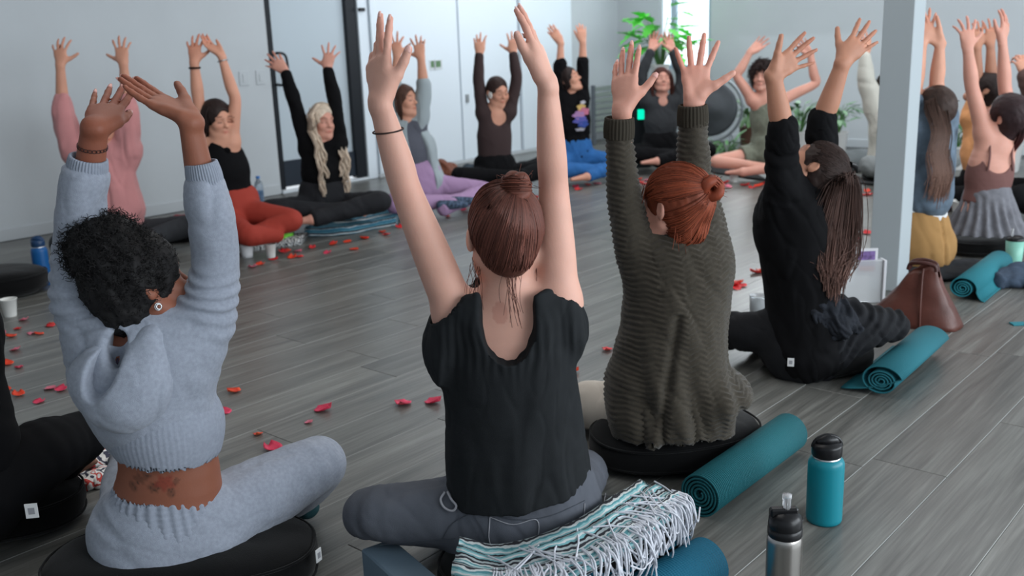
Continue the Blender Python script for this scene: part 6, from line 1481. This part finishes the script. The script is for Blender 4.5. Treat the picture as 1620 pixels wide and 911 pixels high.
# ------------------------------------------------------------------ brown leather bag and the card stand
t = thing('leather_bag', G(1440, 520), 'slouching brown leather tote bag on the floor in front of the white post', 'bag')
lea = mat('brown_leather', sRGB(86, 48, 40), rough=.38, bump=.25, bscale=120, var=.18, vscale=10)
o = G(1434, 520); X = un(G(1512, 520)-G(1372, 505)); Y = np.cross(Z, X); hw = .20
n, m_ = 40, 12; V = []
for j in range(m_+1):
    v = j/m_
    for i in range(n):
        a = 2*pi*i/n; w_ = hw*(1.0-.66*v); d_ = .095*(1-.75*v); e = .55
        x = np.sign(cos(a))*abs(cos(a))**e*w_; y = np.sign(sin(a))*abs(sin(a))**e*d_
        z = v*(.235-.03*cos(a*2))*(1-.10*(x < 0)); V.append(o+Y*(.10+y)+X*(x+.035*v-.0)+Z*z)
V = np.array(V); k = np.arange(n); k2 = (k+1) % n; Q = np.vstack([np.stack([j*n+k, j*n+k2, (j+1)*n+k2, (j+1)*n+k], 1) for j in range(m_)]); V = wrinkle(V, Q, .006, 11); V[:, 2] = np.maximum(V[:, 2], 0)
me_o = part('body', V, [Q], lea, t); md = me_o.modifiers.new('thick', 'SOLIDIFY'); md.thickness = .004
sm_ = [o+Y*.005+X*.05+Z*.012, o+Y*.02+X*.045+Z*.10, o+Y*.055+X*.04+Z*.20, o+Y*.075+X*.04+Z*.245]; tubes('seam', [catmull(np.array(sm_), 4)], .0045, lea, t)
for dx, s in ((-.03, 1), (.03, -1)):
    hp = [o+Y*(.10-s*.02)+X*(.035-.055)+Z*.235, o+Y*(.10-s*.02)+X*(.035-.045)+Z*.262, o+Y*(.10-s*.03)+X*.035+Z*.270, o+Y*(.10-s*.02)+X*(.035+.045)+Z*.260, o+Y*(.10-s*.02)+X*(.035+.055)+Z*.235]; tubes('handle', [catmull(np.array(hp), 5)], .009, mat('dark_leather', sRGB(66, 34, 30), rough=.4), t)
t = thing('card_stand', G(1362, 478), 'clear acrylic stand holding a picture card, beside the white post', 'stand'); o = G(1362, 478)
acr = mat('acrylic', (0.86, .88, .9, 1), rough=.15, trans=.55)
box_o = obox('pocket', o+Z*.10, LAT*.085, HF*.018, Z*.10, acr, t, .003); obox('card', o+Z*.19+LAT*.015, LAT*.050, HF*.002, Z*.062, mat('white_card', sRGB(206, 206, 210), rough=.6), t, .0005)
cm_ = mat('violet_print', sRGB(120, 96, 150), rough=.5, var=.5, vscale=30); obox('print', o+Z*.198+LAT*.015-HF*.0025, LAT*.038, HF*.0005, Z*.042, cm_, t, .0001); obox('print', o+Z*.160+LAT*.015-HF*.003, LAT*.034, HF*.0005, Z*.012, mat('red_print', sRGB(180, 60, 70), rough=.5), t, .0001)
obox('side_panel', o+Z*.10+LAT*.092, LAT*.006, HF*.03, Z*.10, mat('white_card', sRGB(206, 206, 210)), t, .001)
# loose bags and clothes
def cloth_heap(name, c, r, hgt, mt, label, cat, amp=.012, scale=14, ang=0, seed=0, cc=None):
    c = np.array([c[0], c[1], 0.0]); t = thing(name, c, label, cat); X = LAT*cos(ang)+HF*sin(ang); Y = -LAT*sin(ang)+HF*cos(ang); rs = np.random.RandomState(seed)
    def b(f):
        f.ell(c+Z*hgt*.35, [r[0], r[1], hgt*.6], np.stack([X, Y, Z]), 0)
        for k in range(5): a = rs.rand()*6; f.tube([c+X*cos(a)*r[0]*.9+Y*sin(a)*r[1]*.9+Z*hgt*.25, c+Z*hgt*.8+X*rs.randn()*.03, c-X*cos(a+.6)*r[0]*.8-Y*sin(a+.6)*r[1]*.8+Z*hgt*.3], [hgt*.3, hgt*.25, hgt*.28], k=.03)
    V, Fs = blobm(b, c+Z*hgt/2, max(r)+.15, .010, amp, scale); V[:, 2] = np.maximum(V[:, 2], .001); part('cloth', V, Fs, mt, t); return t
cloth_heap('folded_jacket', G(1617, 448), (.17, .12), .09, mat('navy_denim', sRGB(58, 70, 86), rough=.9, var=.3, vscale=20), 'crumpled dark blue jacket on the floor at the right edge', 'jacket', ang=.3)
cloth_heap('folded_blanket', G(1498, 432), (.28, .15), .05, mat('charcoal_felt', sRGB(40, 42, 46), rough=.95), 'flat charcoal blanket on the floor behind the rolled mat at the right', 'blanket', amp=.005, ang=.5, seed=2)
cloth_heap('handbag', G(695, 288), (.20, .10), .17, mat('tan_brown_leather', sRGB(116, 66, 46), rough=.5, var=.2), 'brown leather bag on the floor behind the woman in lilac leggings', 'bag', amp=.02, seed=5)
cloth_heap('dark_coat', G(745, 287), (.16, .14), .14, mat('dark_slate_cloth', sRGB(52, 62, 70), rough=.95, var=.5, vscale=24), 'dark slate coat heaped between the lilac leggings and the brown-top woman', 'coat', seed=7)
cloth_heap('black_bag', G(860, 268), (.26, .14), .10, CUSH, 'black cloth bundle on the floor right of the woman in the brown top', 'bundle', seed=3, amp=.01)
cloth_heap('black_cloth', G(280, 378), (.20, .16), .07, CUSH, 'black cloth heap on the floor between the pink sweater and the rust leggings', 'cloth', seed=4, amp=.01)
cloth_heap('pink_pouch', G(287, 358), (.10, .05), .07, mat('old_rose_cloth', sRGB(150, 76, 82), rough=.9), 'small dark pink pouch by the wall behind the black cloth', 'pouch', seed=6, amp=.006)
cloth_heap('white_cloth', G(985, 242), (.14, .12), .07, mat('pale_blue_cloth', sRGB(176, 188, 200), rough=.9), 'pale cloth bundle left of the woman in front of the window', 'cloth', seed=8)
cloth_heap('grey_pillow', G(1362, 268), (.30, .18), .16, mat('grey_pillow_cloth', sRGB(108, 114, 116), rough=.95), 'grey pillow on the floor left of the cream sweater', 'pillow', amp=.006, scale=8, seed=9)
for (a, b_), lb in zip(((( 1128, 274), (1215, 287)), ((1335, 288), (1392, 294))), ('thin black mat on the floor in front of the olive romper', 'thin black mat on the floor left of the post')):
    A_, B_ = G(*a), G(*b_); tt_ = thing('flat_mat', (A_+B_)/2, lb, 'yoga mat'); obox('sheet', (A_+B_)/2+HF*.25+Z*.008, (B_-A_)/2, HF*.28, Z*.006, CUSH, tt_, .003)

# ------------------------------------------------------------------ gong, speaker, rack, plants
t = thing('gong', (-5.35, 9.35, 0), 'large black gong hanging in a round metal stand by the far wall', 'gong'); D = 9.95
c = P(1122, 172, D); nrm = un(-HF*.96-LAT*.28)
R0 = .275
lathe('disc', [(0, .03), (R0*.25, .032), (R0*.30, .018), (R0*.86, .010), (R0*.93, .004), (R0, -.012), (R0, -.03), (0, -.02)], mat('black_gong', sRGB(70, 74, 78), rough=.5, metal=.3, bump=.2, bscale=30, var=.2), t, c, nrm, 48)
x = un(np.cross(Z, nrm)); rg = np.array([c+x*cos(a)*(R0+.045)+Z*sin(a)*(R0+.045) for a in np.linspace(-pi*1.30, pi*.30, 40)])
stm = mat('grey_steel', sRGB(128, 134, 138), rough=.35, metal=.7); tubes('ring', [rg], .014, stm, t)
for sx in (-1, 1):
    f0 = c+x*sx*.17; f0 = f0-Z*(f0[2]-.30+.3); tubes('leg', [np.array([c+x*sx*.21-Z*(R0-.02), f0+nrm*.22+x*sx*.08+Z*(0.012)]), np.array([c+x*sx*.21-Z*(R0-.02), f0-nrm*.2+x*sx*.08+Z*.012])], .012, stm, t)
    tubes('cord', [np.array([c+x*sx*.10+Z*(R0*.90), c+x*sx*.13+Z*(R0+.045)])], .004, CUSH, t, 5)
t = thing('speaker', G(1012, 240), 'tall dark loudspeaker with a green light behind the woman at the window', 'speaker'); c = P(1006, 188, 9.35); c[2] = 0
obox('cabinet', c+Z*.36, LAT*.13, HF*.12, Z*.36, mat('dark_speaker', sRGB(46, 54, 58), rough=.6), t, .01); obox('grille', c+Z*.36-HF*.122, LAT*.11, HF*.004, Z*.32, mat('speaker_mesh', sRGB(34, 38, 42), rough=.9, bump=.6, bscale=500), t, .002)
obox('status_light', P(1014, 181, 9.21), LAT*.030, HF*.006, Z*.045, mat('green_light', (0.0, .75, .45, 1), emis=1.2), t, .002)
t = thing('metal_rack', G(955, 215), 'low grey slatted rack against the wall near the far corner', 'rack'); y0, y1 = 9.15, 9.75; rm = mat('rack_paint', sRGB(132, 142, 136), rough=.5)
ry = -6.72
for yy in (9.12, 9.92): box('post', (ry-.02, yy-.02, 0), (ry+.02, yy+.02, .66), mat('rack_post', sRGB(92, 98, 104), rough=.4), t, .003)
for k in range(8): z = .14+k*.065; box('slat', (ry-.012, 9.14, z), (ry+.012, 9.90, z+.045), rm, t, .003)

LEAF = {}
def leaf_mesh(L, W, mt, split=0, key=None):
    n = 9; V = []; Fq = []
    for i in range(n):
        u = i/(n-1); w = W*sin(min(1, u*1.02)*pi)**.7*(1-.25*u)+.0008
        if split and i % 2: w *= .55
        V += [(-w, L*u, -.10*L*u*u+abs(w)*.25), (0, L*u, -.10*L*u*u), (w, L*u, -.10*L*u*u+abs(w)*.25)]
    for i in range(n-1):
        for j in (0, 1): Fq.append([i*3+j, i*3+j+1, i*3+j+4, i*3+j+3])
    return mesh_data('leaf', np.array(V), [np.array(Fq)], mt)
def plant(base, label, hgt, spread, nleaf, L, W, green, pot=(200, 200, 198), potr=.11, poth=.16, split=0, seed=1, stem0=0, cat='plant'):
    t = thing('potted_plant', base, label, cat); b = np.array(base, float); rs = np.random.RandomState(seed)
    lathe('pot', [(0, 0), (potr*.75, 0), (potr*.8, .01), (potr, poth-.01), (potr+.006, poth), (potr-.01, poth), (potr-.015, poth-.03), (0, poth-.03)], mat('pot_%d' % pot[0], sRGB(*pot), rough=.5), t, b, n=28)
    lathe('soil', [(0, poth-.025), (potr-.012, poth-.026)], mat('soil', sRGB(50, 40, 34), rough=1), t, b, n=20)
    key = (L, W, green, split)
    if key not in LEAF: LEAF[key] = leaf_mesh(L, W, mat('leaf_%d_%d' % green[:2], sRGB(*green), rough=.45, obj_rand=.3), split)
    stems = []
    for i in range(nleaf):
        a = rs.rand()*2*pi; u = (i+.5)/nleaf; el = rs.uniform(.35, 1.25); rr = spread*rs.uniform(.35, 1)*cos(el*.6); z = poth+stem0+hgt*rs.uniform(.25, 1)*(.5+.5*sin(el))
        tip = b+np.array([cos(a)*rr, sin(a)*rr, z]); root = b+np.array([cos(a)*.02, sin(a)*.02, poth-.03]); mid = root*.5+tip*.5+Z*hgt*.18
        stems.append(catmull(np.array([root, mid, tip]), 5)); d = un(np.array([cos(a), sin(a), rs.uniform(-.6, .5)])); sd = un(np.cross(d, Z)); upv = np.cross(sd, d)
        o = link('leaf', LEAF[key], t); M = Matrix.Identity(4); loc = tip-np.array(t.location); s_ = rs.uniform(.7, 1.15)
        for r_ in range(3): M[r_][0], M[r_][1], M[r_][2], M[r_][3] = sd[r_]*s_, d[r_]*s_, upv[r_]*s_, loc[r_]
        o.matrix_local = M
    V, Q = strands(np.array(stems), .0045, .003, 5); part('stem', V, [Q], mat('stem_green', sRGB(70, 110, 60), rough=.6), t)
    return t
b = P(1044, 70, 10.8); b[2] = 0
ps = thing('plant_stand', b, 'slim white pedestal under the bright green window plant', 'stand'); lathe('column', [(0, 0), (.10, 0), (.10, .02), (.03, .05), (.03, .68), (.07, .72), (.07, .74), (0, .74)], mat('post_paint', sRGB(200, 208, 214)), ps, b)
plant(b+Z*.74, 'bright green broad-leaved plant in front of the window', .66, .32, 46, .29, .095, (112, 226, 92), potr=.10, poth=.14, split=1, seed=3)
plant(G(1186, 240), 'leafy plant in a brown basket right of the gong', .30, .20, 30, .18, .03, (86, 122, 76), pot=(92, 66, 54), poth=.26, seed=5)
plant(G(1150, 256), 'low ferny plant on the floor in front of the gong', .16, .26, 36, .17, .018, (84, 130, 80), pot=(150, 150, 146), potr=.08, poth=.07, seed=6)
plant(G(1262, 246), 'leafy plant in a white pot behind the curly-haired woman', .34, .24, 40, .17, .03, (84, 124, 84), poth=.24, potr=.12, seed=7)
plant(G(1322, 244), 'leafy plant in a white pot left of the cream sweater', .34, .20, 34, .16, .028, (90, 132, 88), poth=.22, seed=8)
plant(G(1508, 268), 'small leafy plant in a white pot behind the orange top', .24, .15, 26, .14, .026, (74, 116, 78), poth=.20, seed=9)
plant(G(1592, 272), 'leafy plant in a white pot near the right edge by the far wall', .34, .19, 34, .17, .03, (70, 124, 72), poth=.24, seed=10)
t = thing('fruit_bowl', G(1176, 264), 'orange and brown offering bowl on the floor beside the bare legs', 'bowl'); b = np.array(t.location)
lathe('bowl', [(0, 0), (.06, 0), (.13, .05), (.14, .07), (.13, .07), (.05, .015), (0, .012)], mat('wood_bowl', sRGB(120, 78, 52), rough=.5), t, b)
for k in range(5): a = k*1.25; V, Fs = lathem([(0, -.035), (.02, -.03), (.035, 0), (.025, .025), (0, .035)], 16, b+np.array([cos(a)*.06, sin(a)*.06, .07])); o = part('orange', V, Fs, mat('orange_skin', sRGB(206, 130, 74), rough=.5), None); tag(o, 'orange fruit lying in the bowl beside the bare legs', 'fruit', 'oranges in the bowl')

# ------------------------------------------------------------------ rose petals
def petal_mesh(seed, w, l):
    rs = np.random.RandomState(seed); n, m_ = 6, 6; V = []; a = rs.uniform(.12, .32); b = rs.uniform(.0, .3)
    for i in range(n):
        for j in range(m_):
            u, v = i/(n-1), j/(m_-1)*2-1; ww = w*(sin((.12+.80*u)*pi)**.6)*(1-.0*u); x = v*ww; y = (u-.5)*l
            z = a*abs(v)**2*w*(.5+u)+b*(u-.4)**2*l*1.4+.0016+rs.uniform(0, .0012); V.append((x, y, z))
    V = np.array(V); V[:, 2] -= V[:, 2].min()-.0006; Q = [[i*m_+j, i*m_+j+1, (i+1)*m_+j+1, (i+1)*m_+j] for i in range(n-1) for j in range(m_-1)]
    V2 = V+np.array([0, 0, .0007]); Q2 = [[k+n*m_ for k in q] for q in Q]; Q = [q[::-1] for q in Q]
    rim = [j for j in range(m_)]+[i*m_+m_-1 for i in range(1, n)]+[(n-1)*m_+j for j in range(m_-2, -1, -1)]+[i*m_ for i in range(n-2, 0, -1)]
    Q3 = [[rim[k], rim[(k+1) % len(rim)], rim[(k+1) % len(rim)]+n*m_, rim[k]+n*m_] for k in range(len(rim))]
    c = np.ones((2*n*m_, 3)); c[:m_] = c[n*m_:n*m_+m_] = (1.5, 2.2, 2.0); return np.vstack([V, V2]), [np.array(Q+Q2+Q3)], c
PM = {}
for cn, cc in (('pink', (206, 52, 84)), ('rose', (214, 110, 130)), ('red', (200, 40, 44)), ('orange', (214, 62, 36))):
    for k in range(3):
        V, Fs, c = petal_mesh(k+1, .021+.003*k, .046+.003*k); PM[cn, k] = mesh_data('rose_petal', V, Fs, mat('petal_'+cn, sRGB(*cc), rough=.5, use_col=True, sss=.1), col=c)
rp = np.random.RandomState(20)
def petal(px, py, cn, label, group=None, s=1.0, rz=None):
    o = link('rose_petal', PM[cn, rp.randint(3)], None, G(px, py)); o.rotation_euler = (rp.uniform(-.1, .1), rp.uniform(-.1, .1), rp.rand()*6.28 if rz is None else rz); o.location.z = .0006; o.scale = (s, s, s*1.3); return tag(o, label, 'petal', group)
for px, py, cn, lb, s in ((512, 649, 'pink', 'pink rose petal between the two nearest women, highest of the few there', 1.15), (637, 640, 'pink', 'pink rose petal left of the black top, alone on the floor', 1.1), (686, 637, 'pink', 'pink rose petal touching the edge of the black top', 1.1),
                          (489, 669, 'rose', 'tiny curled pink petal just under a larger pink one', .55), (432, 711, 'pink', 'pink rose petal with white tip above the grey knee', 1.1), (408, 688, 'orange', 'small orange petal left of the grey knee', .6), (371, 620, 'orange', 'orange petal just right of the grey hoodie', .9), (354, 652, 'pink', 'deep pink petal half behind the grey hoodie', 1.0),
                          (906, 589, 'orange', 'orange petal right of the black top, above the cream trousers', .9), (960, 554, 'red', 'red petal at the left edge of the green sweater', .8), (1146, 487, 'red', 'dark red petal beside the green sweater elbow, by the black knee', 1.0)):
    petal(px, py, cn, lb, s=s)
near = [(38, 507, 'rose'), (28, 521, 'red'), (18, 533, 'orange'), (79, 516, 'red'), (84, 512, 'orange'), (50, 528, 'rose'), (62, 529, 'orange'), (99, 501, 'red'), (25, 554, 'rose'), (12, 576, 'orange'), (4, 573, 'red'), (30, 582, 'pink'), (10, 617, 'orange'), (29, 625, 'orange'), (79, 615, 'rose'), (97, 617, 'pink'), (62, 636, 'pink'), (2, 527, 'rose')]
mid = [(400, 423, 'rose'), (412, 418, 'orange'), (432, 412, 'red'), (455, 397, 'orange'), (471, 398, 'rose'), (474, 407, 'red'), (462, 408, 'orange'), (518, 400, 'pink'), (528, 385, 'red'), (527, 387, 'orange'), (550, 383, 'orange'), (578, 377, 'red'), (577, 378, 'orange'), (605, 368, 'orange'), (611, 372, 'red'), (632, 360, 'red'), (697, 333, 'red'), (708, 343, 'red'), (733, 333, 'pink'), (448, 399, 'red'), (494, 392, 'red'), (560, 395, 'orange')]
far = [(845, 313, 'red'), (870, 305, 'orange'), (886, 300, 'red'), (911, 296, 'pink'), (915, 300, 'red'), (930, 293, 'red'), (945, 291, 'rose'), (1012, 289, 'red'), (1020, 292, 'red'), (1125, 291, 'red'), (1139, 293, 'red'), (1147, 290, 'red'), (1152, 296, 'rose'), (1178, 294, 'red'), (1190, 297, 'red'), (1200, 295, 'orange'), (1208, 291, 'red'), (1010, 285, 'orange'), (1024, 286, 'rose'), (1132, 288, 'orange')]
rgt = [(1355, 305, 'red'), (1365, 309, 'red'), (1372, 303, 'orange'), (1360, 312, 'red'), (1375, 309, 'red'), (1350, 310, 'orange'), (1372, 370, 'red'), (1160, 452, 'red'), (1167, 449, 'orange'), (1173, 453, 'red'), (1164, 456, 'red'), (1196, 432, 'red'), (1205, 430, 'orange'), (1488, 325, 'red'), (1494, 322, 'rose'), (1478, 332, 'orange'), (1476, 345, 'red'), (1500, 330, 'red'), (1355, 378, 'red')]
ORD = ['leftmost', 'second from the left', 'third from the left', 'fourth from the left', 'fifth from the left', 'sixth from the left', 'seventh from the left', 'eighth from the left', 'ninth from the left', 'tenth from the left']
def scatter(lst, where, group, s):
    lst = sorted(lst); n = len(lst)
    for cn in sorted(set(c for _, _, c in lst)):
        sel = [q_ for q_ in lst if q_[2] == cn]
        for i, (x, y, c) in enumerate(sel):
            w_ = {'rose': 'pale pink', 'pink': 'deep pink', 'red': 'red', 'orange': 'orange'}[c]
            lb = '%s rose petal %s' % (w_, where) if len(sel) == 1 else '%s rose petal %s, %s of that colour' % (w_, where, ORD[i] if i < len(sel)/2 or len(sel) < 3 else ORD[len(sel)-1-i].replace('left', 'right'))
            petal(x, y, c, lb, group, s)
scatter(near, 'left of the grey hoodie', 'petals left of the grey hoodie', .85)
scatter(mid, 'before the rust leggings', 'petals in a row along the left of the circle', 1.05)
scatter(far, 'along the far side', 'petals at the far side of the circle', 1.35)
scatter(rgt, 'around the white post', 'petals around the post', 1.15)
t = thing('small_leaf', G(1611, 512), 'small turquoise scrap on the floor near the right edge', 'scrap'); obox('scrap', G(1611, 512, .003), LAT*.03, HF*.02, Z*.003, mat('ribbed_flat', sRGB(34, 116, 128), rough=.7), t, .001)
